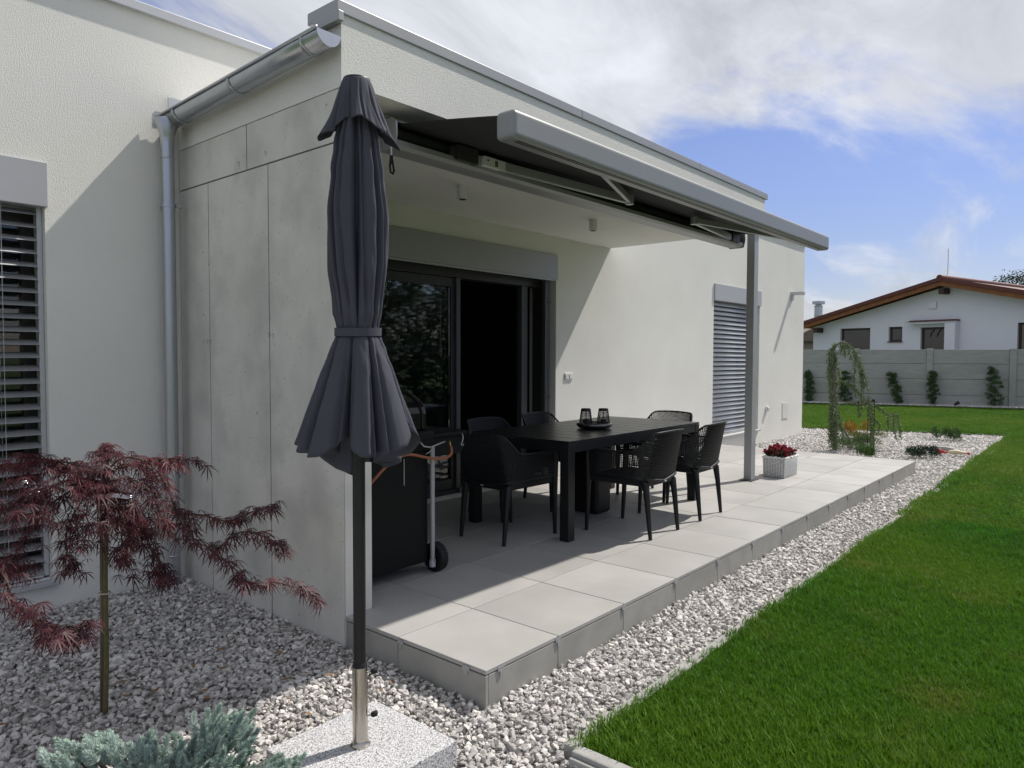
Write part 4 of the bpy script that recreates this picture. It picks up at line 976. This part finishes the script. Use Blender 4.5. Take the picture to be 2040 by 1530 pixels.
for (p, t, dd) in leafbase:
    for _ in range(3 if t > .35 else 2):
        extra.append((p+Vector((rnd.gauss(0, .018), rnd.gauss(0, .018), rnd.gauss(.004, .010))), t, dd))
for p, t, dd in extra:
    az = rnd.uniform(0, 6.283); o_ = Vector((math.cos(az), math.sin(az), rnd.uniform(-.1, .25))) + right*(.5 if (p-MBASE).dot(right) > 0 else -.5)
    size = rnd.uniform(.055, .092)
    red = (p.z > .86 and rnd.random() < .6) or rnd.random() < (.35 if (p-MBASE).dot(right) > .3 else .14)
    maple_leaf_geo(p-MBASE, o_, size, VB if red else VA, FB if red else FA, rnd.uniform(.2, .65))
cr_ = np_mesh('crown', VA, FA, maple_m, mp_); np_mesh('young_leaves', VB, FB, maple_red, cr_)
# stake, ties and foil strips
sk = empty('plant_stake', (-1.12, 1.20, G)); tag(sk, 'thin weathered stake tied beside the maple trunk', 'stake')
so = Vector(sk.location); mb = MB(); mb.tube(rel([px(203, 1418, DM+.02), px(203, 1200, DM+.02), px(202, 985, DM+.02)], so), .008, 8); mb.build('pole', stake_m, sk, smooth=True)
mb = MB(); c = px(207, 1181, DM); mb.tube(rel([c+Vector((.024*math.cos(a), .024*math.sin(a), .002*math.sin(2*a))) for a in np.linspace(0, 6.283, 18)], so), .0028, 6); mb.build('tie', M('tie_band', (.5, .47, .4), .7), sk, smooth=True)
def foil_strip(path, dd, lab):
    f = empty('foil_strip', px(path[0][0], path[0][1], DM+dd)); tag(f, lab, 'foil strip'); fo = Vector(f.location); P = []
    for u, v in path:
        c = px(u, v, DM+dd); P.append([c-fo+Vector((rnd.gauss(0, .006), rnd.gauss(0, .006), -.006+rnd.gauss(0, .003))), c-fo+Vector((rnd.gauss(0, .006), rnd.gauss(0, .006), .008+rnd.gauss(0, .004)))])
    mb = MB(); mb.grid(P); mb.build('strip', foil, f)
foil_strip([(212, 989), (225, 988), (240, 989), (255, 989), (268, 987), (280, 984), (288, 976), (295, 972), (302, 970), (308, 974), (312, 980)], -.10, 'crinkled silver foil strip on the maple, beside the downpipe')
foil_strip([(42, 962), (52, 958), (58, 966), (66, 960), (72, 972), (80, 978), (84, 974), (76, 984), (66, 980)], -.12, 'crumpled silver foil on the maple, before the window')

# low blue spruce in the corner of the bed
sp_ = empty('blue_spruce', (-1.32, .18, G)); tag(sp_, 'spreading blue-green dwarf spruce in the gravel', 'spruce'); SO = Vector(sp_.location)
def shoots(bases, dirs, ln, rad, needles, nlen, nwid, mat, name, parent, up=None):
    Vs, Fs, o = [], [], 0
    for b_, d, l in zip(bases, dirs, ln):
        t = nr.rand(needles)**.9; ang = nr.uniform(0, 6.283, needles); d = np.asarray(d)/np.linalg.norm(d)
        a = np.cross(d, [0, 0, 1.]) if abs(d[2]) < .9 else np.cross(d, [1., 0, 0]); a /= np.linalg.norm(a); b2 = np.cross(d, a)
        radial = np.cos(ang)[:, None]*a+np.sin(ang)[:, None]*b2
        nd = unit(radial*(1.0-.55*t[:, None])+d*(.35+.65*t[:, None])); c = np.asarray(b_)+d*(t*l)[:, None]
        nl = nlen*(1-.25*t)*nr.uniform(.8, 1.15, needles)
        V, F = quads_from(c, nd, unit(nr.normal(size=(needles, 3))), nl, nwid); Vs.append(V); Fs.append(F+o); o += len(V)
    return np_mesh(name, np.concatenate(Vs), np.concatenate(Fs), mat, parent)
B, D_, LN = [], [], []; B2, D2, L2_ = [], [], []
# sprays read off the photo, fanning out of the bush
for (u, v, su, sv, n, zz) in ((455, 1455, 60, 28, 46, .07), (410, 1500, 60, 25, 34, .06), (300, 1505, 70, 22, 40, .05), (180, 1495, 55, 18, 24, .02), (120, 1520, 45, 14, 16, .0), (560, 1525, 40, 12, 14, .02), (330, 1545, 120, 25, 60, .05), (500, 1550, 90, 25, 40, .03), (220, 1470, 25, 12, 8, .0)):
    for _ in range(n):
        uu, vv = rnd.gauss(u, su*.55), rnd.gauss(v, sv*.55); base = px(uu, vv, 1)-CAM; z = zz+rnd.gauss(0, .02)
        s_ = (z-CAM.z)/base.z; p = CAM+base*s_; c = Vector((-1.30, .20, -.12)); o_ = (p-c); o_.z = abs(o_.z)*.6+.10+rnd.uniform(-.02, .12); d = o_.normalized()+Vector((rnd.gauss(0, .25), rnd.gauss(0, .25), rnd.gauss(0, .12)))
        B.append(np.array(p-SO)-np.array(d)*.05); D_.append(np.array(d)); LN.append(rnd.uniform(.05, .085))
        B2.append(np.array(p-SO)-np.array(d)*.05+np.array(d.normalized())*LN[-1]*.7); D2.append(np.array(d)); L2_.append(LN[-1]*.38)
shoots(B, D_, LN, .02, 300, .024, .0034, spruce_m, 'needles', sp_); shoots(B2, D2, L2_, .02, 60, .020, .0030, spruce_tip, 'young_tips', sp_)
mb = MB()
for b_, d in list(zip(B, D_))[::3]:
    mb.tube([Vector((.0, .0, .0)), Vector(b_)*.55+Vector((0, 0, .005)), Vector(b_), Vector(b_)+Vector(d)*.05], [.006, .005, .003, .002], 5)
mb.build('branch', bark, sp_)

# weeping cedar
DW_ = depth_of((10.0, 1.53, .5)); WB = px(1662, 897, DW_); wc = empty('weeping_cedar', WB); tag(wc, 'weeping cedar with arched leader and hanging branches', 'cedar tree')
mb = MB(); tk = smooth_path([px(1663, 897, DW_), px(1664, 850, DW_), px(1662, 800, DW_), px(1660, 745, DW_), px(1658, 710, DW_), px(1664, 690, DW_), px(1678, 682, DW_), px(1690, 687, DW_)], 5)
mb.tube(rel(tk, WB), [.036-.0006*i for i in range(len(tk))], 8); mb.build('trunk', bark_grey, wc, smooth=True)
hang = [([(1658, 800), (1655, 840), (1657, 893)], 2), ([(1665, 790), (1667, 840), (1668, 893)], 2), ([(1660, 810), (1661, 850), (1662, 890)], 2), ([(1656, 700), (1655, 750), (1657, 800)], 2), ([(1662, 705), (1664, 760), (1663, 800)], 1), ([(1690, 687), (1702, 698), (1710, 718), (1718, 745), (1722, 775)], 1), ([(1700, 696), (1712, 725), (1722, 750), (1730, 780)], 1), ([(1664, 690), (1653, 700), (1652, 730), (1653, 765)], 1), ([(1672, 685), (1660, 690), (1656, 720)], 1), ([(1680, 684), (1683, 700), (1684, 712)], 1), ([(1690, 688), (1694, 705), (1695, 716)], 1), ([(1674, 684), (1676, 698), (1673, 706)], 1),
 ([(1660, 720), (1654, 740), (1655, 780), (1656, 830), (1653, 880)], 1), ([(1705, 700), (1703, 730), (1702, 760), (1705, 790)], 1), ([(1715, 735), (1716, 770), (1717, 815)], 1), ([(1664, 762), (1680, 760), (1700, 772), (1716, 790), (1730, 802)], 1), ([(1730, 790), (1733, 815), (1736, 850), (1740, 890)], 1), ([(1735, 805), (1738, 840), (1732, 880)], 1), ([(1668, 805), (1700, 802), (1730, 803), (1755, 815), (1770, 828), (1785, 825), (1790, 840), (1794, 862), (1792, 875)], 0), ([(1768, 828), (1770, 850), (1768, 860)], 0), ([(1780, 832), (1782, 860), (1786, 873)], 0), ([(1742, 835), (1752, 848), (1750, 865)], 0), ([(1710, 804), (1712, 825), (1711, 832)], 0), ([(1660, 800), (1657, 840), (1658, 880)], 1), ([(1668, 820), (1676, 850), (1680, 885)], 1), ([(1666, 830), (1660, 860), (1664, 892)], 1), ([(1672, 845), (1690, 870), (1700, 888)], 1), ([(1662, 700), (1668, 730), (1672, 750), (1668, 770)], 1)]
Vs, Fs, o = [], [], 0; mb = MB()
for pts, th_ in hang:
    dd = rnd.uniform(-.12, .12); w = smooth_path([px(u, v, DW_+dd) for u, v in pts], 6); mb.tube(rel(w, WB), [.010*(1-.7*i/len(w)) for i in range(len(w))], 5)
    for i in range(len(w)-1):
        seg = (w[i+1]-w[i]); n = max(3, int(seg.length*(520 if th_ == 2 else 430 if th_ else 380)))
        t = nr.rand(n, 1); c = np.array(w[i]-WB)[None]+t*np.array(seg)[None]+nr.normal(size=(n, 3))*(.024 if th_ == 2 else .017 if th_ else .011)
        d = unit(nr.normal(size=(n, 3))+np.array([0, 0, -.5])); V, F = quads_from(c, d, unit(nr.normal(size=(n, 3))), nr.uniform(.03, .055, n), .014); Vs.append(V); Fs.append(F+o); o += len(V)
mb.build('branch', bark_grey, wc, smooth=True); np_mesh('crown', np.concatenate(Vs), np.concatenate(Fs), cedar_m, wc)
for u, vt, vb, lab in ((1729, 815, 880, 'dark metal support rod under the cedar, nearer its trunk'), (1742, 803, 838, 'dark metal support rod under the cedar, farther from its trunk')):
    a = px(u, vb, DW_); bq = px(u, vt, DW_); a2 = Vector((a.x, a.y, G-.05)); s_ = empty('support_rod', a2); tag(s_, lab, 'rod'); mb = MB(); mb.tube([(0, 0, 0), bq-a2], .006, 6); mb.build('rod', black_metal, s_)
    mb = MB(); mb.tube([bq-a2+Vector((-.03, .03, .02)), bq-a2, bq-a2+Vector((.03, -.03, .02))], .005, 6); mb.build('fork', black_metal, s_)

def leafy(name, loc, label, cat, blobs, mat, ln, wd, group=None, stem=None, up=.3, stemmat=None, height=None):
    """plant made of leaf blades filling several small uneven lobes; blobs = (x,y,z,rx,ry,rz,n)"""
    p = empty(name, loc); tag(p, label, cat, group); Vs, Fs, o = [], [], 0
    for (x, y, z, rx, ry, rz, n) in blobs:
        q = nr.normal(size=(n, 3)); q = unit(q)*(nr.rand(n, 1)**.45); c = q*np.array([rx, ry, rz])+np.array([x, y, z]); d = unit(q+np.array([0, 0, up])+nr.normal(size=(n, 3))*.35)
        V, F = quads_from(c, d, unit(nr.normal(size=(n, 3))), nr.uniform(.7, 1.3, n)*ln, wd); Vs.append(V); Fs.append(F+o); o += len(V)
    np_mesh('foliage', np.concatenate(Vs), np.concatenate(Fs), mat, p)
    if stem is not None:
        mb = MB()
        for s_ in stem: mb.tube(s_, [.009*(1-.6*i/len(s_)) for i in range(len(s_))], 6)
        mb.build('stem', stemmat or bark, p, smooth=True)
    return p
# fence first (thuja stand in front of it)
FA_ = Vector((21.651, 5.896, 0)); FD = Vector((.28005, -.95998, 0)).normalized(); FN = Vector((-.95998, -.28005, 0))
frz = math.atan2(FD.y, FD.x)
fn = empty('concrete_fence', FA_, frz); tag(fn, 'grey precast concrete panel fence at the end of the lawn', 'fence')
posts = [-.56-2.06*2, -.56-2.06, -.52, 1.53, 3.545, 5.66, 7.76, 9.86, 11.96, 14.06]; 
for i, s_ in enumerate(posts):
    mb = MB(); mb.box(s_-.085, s_+.085, -.07, .07, -.3, 1.625); mb.build('fence_post', fence_m, fn, bevel=.01)
zs_ = [-.28, .215, .70, 1.165, 1.60]
for a, b_ in zip(posts, posts[1:]):
    for z0, z1 in zip(zs_, zs_[1:]):
        mb = MB(); mb.box(a+.087, b_-.087, -.022, .022, z0+.005, z1-.005); o = mb.build('fence_panel', fence_m, fn, bevel=.006); o.location = (0, rnd.uniform(-.003, .003), 0)
for a, b_ in zip(posts, posts[1:]):
    mb = MB(); mb.box(a+.087, b_-.087, -.008, .008, -.28, 1.585); mb.build('panel_core', conc_joint, fn)
# gravel strip at the fence foot
mb = MB(); mb.v = []; c0 = FA_-FD*5-FN*.0; 
def fpt(s, off, z): return FA_+FD*s+FN*off+Vector((0, 0, z))
mb.add([fpt(-5, .0, -.09), fpt(14, .0, -.09), fpt(14, .46, -.10), fpt(-5, .46, -.10)], [(0, 1, 2, 3)]); tag(mb.build('gravel_strip', bed_m), 'narrow gravel strip along the concrete fence', kind='structure')
n = 3800; s_ = nr.uniform(-3, 9, n); of = nr.uniform(.03, .44, n); P = np.array([fpt(a, b_, -.080) for a, b_ in zip(s_, of)]); k = nr.uniform(.02, .032, n)
scatter('gravel', P, np.stack([nr.uniform(-.6, .6, n), nr.uniform(-.6, .6, n), nr.uniform(0, 6.28, n)], 1), np.stack([k, k, k], 1), nr.randint(0, 9, n), stones, 'pale crushed stone along the concrete fence')
thlab = ['young thuja nearest the house corner', 'young thuja behind the weeping cedar trunk', 'bent-tipped young thuja between two fence posts', 'slim young thuja before the middle fence post', 'tallest bushy young thuja, beside the rightmost fence post']
for i, (s_, h, w, lean) in enumerate(((.24, .98, .19, -.12), (1.22, 1.0, .22, .03), (2.66, .98, .20, -.15), (3.66, 1.06, .19, -.05), (5.20, 1.15, .27, -.06))):
    loc = fpt(s_, .22, -.13); bl = []; st_ = [[Vector((0, 0, 0)), Vector((0, lean*.3*.96, h*.5)), Vector((0, -lean*.9, h*.95))]]
    for z in np.linspace(.10, 1, 15):
        for _ in range(3):
            a = rnd.uniform(0, 6.283); ww = w*(1.0-.55*z)*rnd.uniform(.3, 1.0); lx = -lean*(z**2); yy = lx+ww*math.sin(a)
            bl.append((ww*math.cos(a), yy, z*h*rnd.uniform(.93, 1.03), .05, .055, .035, 42))
    leafy('thuja', loc, thlab[i], 'thuja', bl, thuja_m, .085, .014, 'young thujas along the fence', st_, up=1.0)
for s_, lab in ((1.99, 'small black garden spotlight at the fence foot by the cedar'), (4.23, 'small black garden spotlight at the fence foot between thujas')):
    g_ = empty('garden_spotlight', fpt(s_, .40, -.13)); tag(g_, lab, 'spotlight', 'garden spotlights along the fence')
    mb = MB(); mb.tube([(0, 0, 0), (0, 0, .10)], .012, 8); mb.build('spike', black_metal, g_); mb = MB(); mb.tube([(-.05, .03, .10), (.06, -.03, .15)], [.035, .05], 12); mb.build('lamp_head', black_metal, g_)
# small plants in the far gravel
def onz(u, v, z=G):
    d = px(u, v, 1)-CAM; return CAM+d*((z-CAM.z)/d.z)
def blobset(r, h, n, m, flat=1.): return [(rnd.gauss(0, r*.55), rnd.gauss(0, r*.55), h*rnd.uniform(.25, .8), r*.35, r*.35, h*.35*flat, m) for _ in range(n)]
leafy('dwarf_pine', onz(1836, 912), 'dark green dwarf pine on the gravel near the terrace end', 'shrub', [(x, y, z, .07, .07, .055, 170) for x, y, z in ((-.1, .12, .10), (.0, .05, .11), (.05, -.06, .12), (.1, -.14, .11), (-.05, -.02, .07), (.02, .16, .06), (.0, -.17, .07), (-.08, .05, .05))], dark_conifer, .045, .010, up=.9)
leafy('juniper', onz(1887, 877), 'small fresh green juniper on the gravel by the lawn corner', 'shrub', blobset(.17, .20, 12, 110), green_shrub, .05, .011, up=.8)
leafy('heather', onz(1700, 866), 'yellow-leaved heather clump behind the cedar', 'shrub', blobset(.17, .24, 12, 90), yellow_shrub, .07, .010, up=1.3)
leafy('creeping_conifer', onz(1712, 893), 'low spreading conifer at the foot of the cedar', 'shrub', blobset(.24, .20, 16, 110, .8), cedar_m, .06, .012, up=.5)
leafy('golden_conifer', onz(1716, 878), 'low golden-green conifer beside the cedar', 'shrub', blobset(.20, .14, 12, 90, .8), lime_shrub, .05, .012, up=.6)
leafy('grass_clump', onz(1727, 910), 'upright green grassy clump at the terrace edge', 'plant', [(rnd.gauss(0, .05), rnd.gauss(0, .05), .02, .05, .05, .03, 60) for _ in range(7)], green_shrub, .15, .008, up=4)
fs_ = empty('flat_stone', onz(1880, 897)); tag(fs_, 'pale flat stone lying on the gravel', 'stone')
bm = bmesh.new()
for i in range(26):
    d = Vector(nr.normal(size=3)).normalized(); bm.verts.new((d.x*.15, d.y*.24, d.z*.055+.02))
bmesh.ops.convex_hull(bm, input=bm.verts); me = bpy.data.meshes.new('slab'); bm.to_mesh(me); bm.free(); me.materials.append(kerb_m); o = bpy.data.objects.new('slab', me); col.objects.link(o); o.parent = fs_
ty = empty('dog_toy', onz(1896, 906, G+.012), frz+.12); tag(ty, 'cream squeaky toy with red ends lying on the gravel', 'toy')
mb = MB(); mb.tube([(-.06, 0, .035), (-.02, .0, .04), (.06, .01, .045), (.14, .0, .035), (.2, -.01, .03)], [.016, .03, .038, .026, .014], 12); mb.build('body', toy_cream, ty, smooth=True)
mb = MB(); mb.lathe([(.0, -.045), (.03, -.035), (.045, 0), (.03, .035), (0, .045)], (-.17, 0, .045), 14, cap=False); mb.tube([(-.13, 0, .04), (-.06, .01, .035)], [.022, .014], 8); mb.build('head', toy_red, ty, smooth=True)
mb = MB(); mb.tube([(.2, -.01, .03), (.225, -.02, .03), (.24, -.02, .032)], [.013, .022, .012], 8); mb.build('foot', toy_red, ty, smooth=True)

# ------------------------------------------------------------------ flower basket
bk = empty('flower_basket', (6.0, .925, 0)); tag(bk, 'white wicker basket of red flowers beside the post', 'basket')
def side_pt(t, z, off=0):
    """perimeter point t 0..1 at height z"""
    hx, hy = .195+.012*z/.24+off, .112+.012*z/.24+off; per = 4*(hx+hy); s_ = (t % 1)*per
    if s_ < 2*hx: return Vector((-hx+s_, -hy, z))
    s_ -= 2*hx
    if s_ < 2*hy: return Vector((hx, -hy+s_, z))
    s_ -= 2*hy
    if s_ < 2*hx: return Vector((hx-s_, hy, z))
    s_ -= 2*hx; return Vector((-hx, hy-s_, z))
NB = 44
mb = MB()
for k in range(15):
    z = .012+k*.0145; mb.tube([side_pt(t/NB, z, .0065*(1 if (t+k) % 2 else -1)) for t in range(NB+1)], .0062, 5, False)
mb.build('weave', wicker_m, bk, smooth=True)
mb = MB()
for t in range(0, NB): mb.tube([side_pt((t+.0)/NB, .004, .004), side_pt((t+.0)/NB, .222, .004)], .0062, 5)
mb.build('stakes', wicker_m, bk, smooth=True)
mb = MB()
for s2 in (0, 1): mb.tube([side_pt(t/72, .226+.006*math.sin(t*1.3+s2*3.1), .006*math.cos(t*1.3+s2*3.1)) for t in range(73)], .0085, 6, False)
mb.build('rim', wicker_m, bk, smooth=True)
mb = MB(); mb.box(-.184, .184, -.101, .101, .01, .215); mb.build('liner', rubber, bk)
mb = MB(); mb.tube([(-.20, .06, .20), (-.215, .045, .175), (-.22, 0, .165), (-.215, -.045, .175), (-.20, -.06, .20)], .007, 6); mb.build('handle', wicker_m, bk, smooth=True)
leaves_b = [(rnd.uniform(-.19, .19), rnd.uniform(-.11, .11), .24+rnd.uniform(-.02, .04), .05, .05, .03, 26) for _ in range(22)]
Vs, Fs, o = [], [], 0
for (x, y, z, rx, ry, rz, n) in leaves_b:
    q = nr.normal(size=(n, 3)); c = unit(q)*nr.rand(n, 1)*np.array([rx, ry, rz])+np.array([x, y, z]); V, F = quads_from(c, unit(nr.normal(size=(n, 3))+np.array([0, 0, .5])), unit(nr.normal(size=(n, 3))), nr.uniform(.03, .05, n), .024); Vs.append(V); Fs.append(F+o); o += len(V)
np_mesh('leaves', np.concatenate(Vs), np.concatenate(Fs), begonia_leaf, bk)
Vs, Fs, o = [], [], 0
for _ in range(60):
    c0 = np.array([rnd.uniform(-.21, .21), rnd.uniform(-.13, .13), .275+rnd.uniform(-.03, .06)]); n = 16; q = unit(nr.normal(size=(n, 3))+np.array([0, 0, .6])); V, F = quads_from(np.tile(c0, (n, 1)), q, unit(nr.normal(size=(n, 3))), nr.uniform(.022, .034, n), .020); Vs.append(V); Fs.append(F+o); o += len(V)
np_mesh('petals', np.concatenate(Vs), np.concatenate(Fs), red_petal, bk)

# ------------------------------------------------------------------ neighbour's house behind the fence
NL = Vector((27.71, 7.56, G)); NE = Vector((-.2786, -.9604, 0)).normalized(); nrz = math.atan2(NE.y, NE.x)
nh = empty('neighbour_house', NL, nrz); tag(nh, 'white gabled neighbour house with red-brown roof behind the fence', 'house')
# local x along the gable (towards the right of the photo), local y = away from viewer (behind the wall)
RZ = lambda z: z-G
W2 = 10.16; ridge = 5.08
wins = [(1.17, 2.37, .3, RZ(2.46)), (3.07, 3.57, RZ(1.93), RZ(2.465)), (4.22, 5.15, .1, RZ(2.41)), (7.24, 8.44, .3, RZ(2.47))]
zw = RZ(2.55)
hw = holed_wall(0, W2, 0, zw, wins, 0, .35); hw.build('wall', white_wall, nh)
mb = MB(); mb.prism([(0, zw), (W2, zw), (W2, RZ(2.56)), (ridge, RZ(3.80)), (0, RZ(2.56))], 0, .35, 'y'); mb.build('gable', white_wall, nh)
mb = MB(); mb.box(0, .35, .351, 9, 0, zw); mb.box(W2-.35, W2, .351, 9, 0, zw); mb.box(.36, W2-.36, 3.0, 3.1, 0, zw); mb.build('wall', white_wall, nh)
sl = (4.05-2.66)/(ridge+.5)
def slope(xa, xb, z0, z1, y0, y1, th):
    mb = MB(); mb.add([(xa, y0, z0), (xb, y0, z1), (xb, y0, z1-th), (xa, y0, z0-th), (xa, y1, z0), (xb, y1, z1), (xb, y1, z1-th), (xa, y1, z0-th)], [(0, 1, 2, 3), (4, 7, 6, 5), (0, 4, 5, 1), (3, 2, 6, 7), (0, 3, 7, 4), (1, 5, 6, 2)]); return mb
for xa, xb in ((-.5, ridge), (W2+.5, ridge)):
    r_ = slope(xa, xb, RZ(2.66), RZ(4.05), -.52, 9.4, .10).build('roof', roof_red, nh)
    slope(xa, xb, RZ(2.66)-.102, RZ(4.05)-.102, -.50, -.44, .16).build('verge_board', wood_br, r_)
    slope(xa, xb, RZ(2.66)-.104, RZ(4.05)-.104, -.438, 9.3, .03).build('soffit', wood_br, r_)
    slope(xa, xb, RZ(2.66)+.03, RZ(4.05)+.03, -.55, -.521, .13).build('verge_tile', roof_red, r_)
mb = MB(); mb.tube([(ridge, -.56, RZ(4.06)), (ridge, 9.4, RZ(4.06))], .10, 12); mb.build('ridge_tile', roof_red, nh, smooth=True, auto=40)
for x, z in ((ridge, 3.62), (.35, 2.42)):
    mb = MB(); mb.box(x-.09, x+.09, -.42, .0, RZ(z)-.10, RZ(z)+.09); mb.build('purlin', win_brown, nh, bevel=.01)
for (x0, x1, z0, z1) in wins:
    f = MB(); s = .075; f.box(x0, x0+s, .10, .16, z0, z1); f.box(x1-s, x1, .10, .16, z0, z1); f.box(x0+s, x1-s, .10, .16, z1-s, z1); f.box(x0+s, x1-s, .10, .16, z0, z0+s); w = f.build('window', win_brown, nh, bevel=.004)
    mb = MB(); mb.box(x0+s, x1-s, .12, .13, z0+s, z1-s); mb.build('pane', far_glass, w)
    if z0 > 1: mb = MB(); mb.box(x0-.03, x1+.03, -.05, .098, z0-.03, z0-.002); mb.build('sill', win_brown, w)
mb = MB(); mb.box(3.98, 5.5, -.30, -.002, RZ(2.52), RZ(2.60)); mb.box(5.16, 5.5, -.30, -.002, 0, RZ(2.519)); mb.build('porch', white_wall, nh, bevel=.008)
mb = MB(); mb.box(4.0, 5.52, -.36, -.0, RZ(2.602), RZ(2.65)); mb.box(3.85, 4.05, -.34, -.02, RZ(2.601), RZ(2.615)); mb.build('porch_roof', roof_red, nh)
mb = MB(); mb.box(4.51, 4.75, -.06, -.001, RZ(3.05), RZ(3.29)); mb.build('vent_box', white_wall, nh, bevel=.01)
for x in (4.55, 4.78):
    mb = MB(); mb.tube([(x-.05, -.02+.125, RZ(2.08)), (x-.02, .09, RZ(2.2)), (x+.08, .09, RZ(2.33))], .012, 6); mb.build('door_ornament', win_brown, nh)
mb = MB(); mb.tube([(ridge-.25, 0, RZ(4.02)), (ridge-.12, 0, RZ(4.12)), (ridge, 0, RZ(4.2)), (ridge, 0, RZ(5.08))], .010, 6); mb.build('lightning_rod', alu, nh)
mb = MB(); mb.tube([(6.95, 3, RZ(3.55)), (6.95, 3, RZ(3.95))], .010, 6); mb.build('lightning_rod', alu, nh)
# second building glimpsed behind it
sh = empty('far_shed', NL-NE*1.6+Vector((6, 3.0, 0)), nrz); tag(sh, 'brownish old house glimpsed between house corner and neighbour', 'house')
mb = MB(); mb.box(-3.5, 1.6, 0, 5, 0, 2.35); mb.build('wall', brick_far, sh)
mb = MB(); mb.prism([(-.35, 2.38), (2.5, 3.35), (5.35, 2.38), (5.35, 2.30), (-.35, 2.30)], -3.8, 1.9, 'x'); mb.build('roof', M('old_tiles', (.20, .16, .13), .9, var=.3, vs=8), sh)
mb = MB(); mb.box(-3.8, 1.9, -.45, -.36, 2.28, 2.35); mb.build('gutter', win_brown, sh)
cp = world_m(sh).inverted() @ px(1630, 645, 33.5); cpx, cpy = cp.x, cp.y
mb = MB(); mb.box(cpx-.13, cpx+.13, cpy-.13, cpy+.13, 2.3, 3.86); mb.box(cpx-.15, cpx+.15, cpy-.15, cpy+.15, 3.42, 3.45); mb.box(cpx-.15, cpx+.15, cpy-.15, cpy+.15, 3.862, 3.89); mb.box(cpx-.10, cpx+.10, cpy-.10, cpy+.10, 3.892, 3.95); mb.box(cpx-.2, cpx+.2, cpy-.2, cpy+.2, 3.952, 4.10)
mb.build('chimney', zinc, sh, bevel=.01)
# tree beyond the neighbour's house
TB = px(2062, 700, 38.); TB.z = -.3; ft = empty('broadleaf_tree', TB); tag(ft, 'loose leafy tree showing beyond the neighbour roof', 'tree')
mb = MB(); mb.tube([(0, 0, 0), (.05, .1, 2.2), (.1, .0, 3.6), (.0, .3, 5.6)], [.18, .14, .10, .04], 8); br = [((.05, .1, 2.6), (.5, 1.1, 4.4), (.6, 1.6, 5.2)), ((.1, 0, 3.0), (-.3, -1.0, 4.6), (-.5, -1.7, 5.2)), ((.1, 0, 3.4), (.2, .9, 4.9), (.2, 1.3, 5.9)), ((.05, .1, 3.2), (.2, -.6, 5.2), (.2, -.9, 6.2))]
for q in br: mb.tube(q, [.06, .04, .02], 6)
mb.build('trunk', bark, ft, smooth=True)
Vs, Fs, o = [], [], 0
for _ in range(120):
    a = rnd.uniform(0, 6.283); r_ = 1.75*math.sqrt(rnd.random()); c0 = np.array([r_*math.cos(a), r_*math.sin(a), 4.7+rnd.uniform(-1.2, 1.6)*(1-.3*r_/1.75)]); n = 46; c = c0+nr.normal(size=(n, 3))*.16; V, F = quads_from(c, unit(nr.normal(size=(n, 3))), unit(nr.normal(size=(n, 3))), nr.uniform(.09, .16, n), .07); Vs.append(V); Fs.append(F+o); o += len(V)
np_mesh('crown', np.concatenate(Vs), np.concatenate(Fs), far_leaf, ft)

# garden trees on the open side of the lawn: they show only as reflections in the sliding door
for (x, y, h, cr2, lab) in ((10.5, -13.0, 5.2, 1.9, 'first'), (13.6, -12.2, 6.0, 2.3, 'second'), (16.8, -13.2, 5.0, 2.1, 'third'), (20.5, -14.5, 6.2, 2.6, 'fourth')):
    gt = empty('garden_tree', (x, y, -.3)); tag(gt, 'leafy garden tree across the lawn, '+lab+' from the umbrella, mirrored in the door glass', 'tree', 'trees mirrored in the sliding door')
    mb = MB(); mb.tube([(0, 0, 0), (.1, .05, h*.35), (0, .1, h*.8)], [.16, .12, .05], 8)
    for k in range(5):
        a = k*1.3; mb.tube([(.05, .05, h*.35), (cr2*.5*math.cos(a), cr2*.5*math.sin(a), h*.6), (cr2*.8*math.cos(a), cr2*.8*math.sin(a), h*.75)], [.06, .04, .02], 6)
    mb.build('trunk', bark, gt, smooth=True)
    Vs, Fs, o = [], [], 0
    for _ in range(130):
        q = nr.normal(size=3); q = q/np.linalg.norm(q)*nr.rand()**.4; c0 = q*np.array([cr2, cr2, h*.42])+np.array([0, 0, h*.58]); n = 40; c = c0+nr.normal(size=(n, 3))*.22; V, F = quads_from(c, unit(nr.normal(size=(n, 3))), unit(nr.normal(size=(n, 3))), nr.uniform(.10, .2, n), .09); Vs.append(V); Fs.append(F+o); o += len(V)
    np_mesh('crown', np.concatenate(Vs), np.concatenate(Fs), far_leaf, gt)

# dark hedge along the open side, also only mirrored in the glass
hg = empty('hedge', (15, -8.2, -.3)); tag(hg, 'dark clipped hedge across the lawn, mirrored in the door glass', 'hedge')
n = 9000; c = np.stack([nr.uniform(-8, 8, n), nr.uniform(-.6, .6, n), nr.uniform(0, 1, n)**.8*2.0], 1); c[:, 2] += .12*np.sin(c[:, 0]*2.1)
V, F = quads_from(c, unit(nr.normal(size=(n, 3))), unit(nr.normal(size=(n, 3))), nr.uniform(.12, .22, n), .12); np_mesh('foliage', V, F, dark_conifer, hg)
mb = MB()
for k in range(9): mb.tube([(-7.5+k*1.87, 0, 0), (-7.5+k*1.87, .05, 1.7)], [.05, .02], 6)
mb.build('stem', bark, hg)
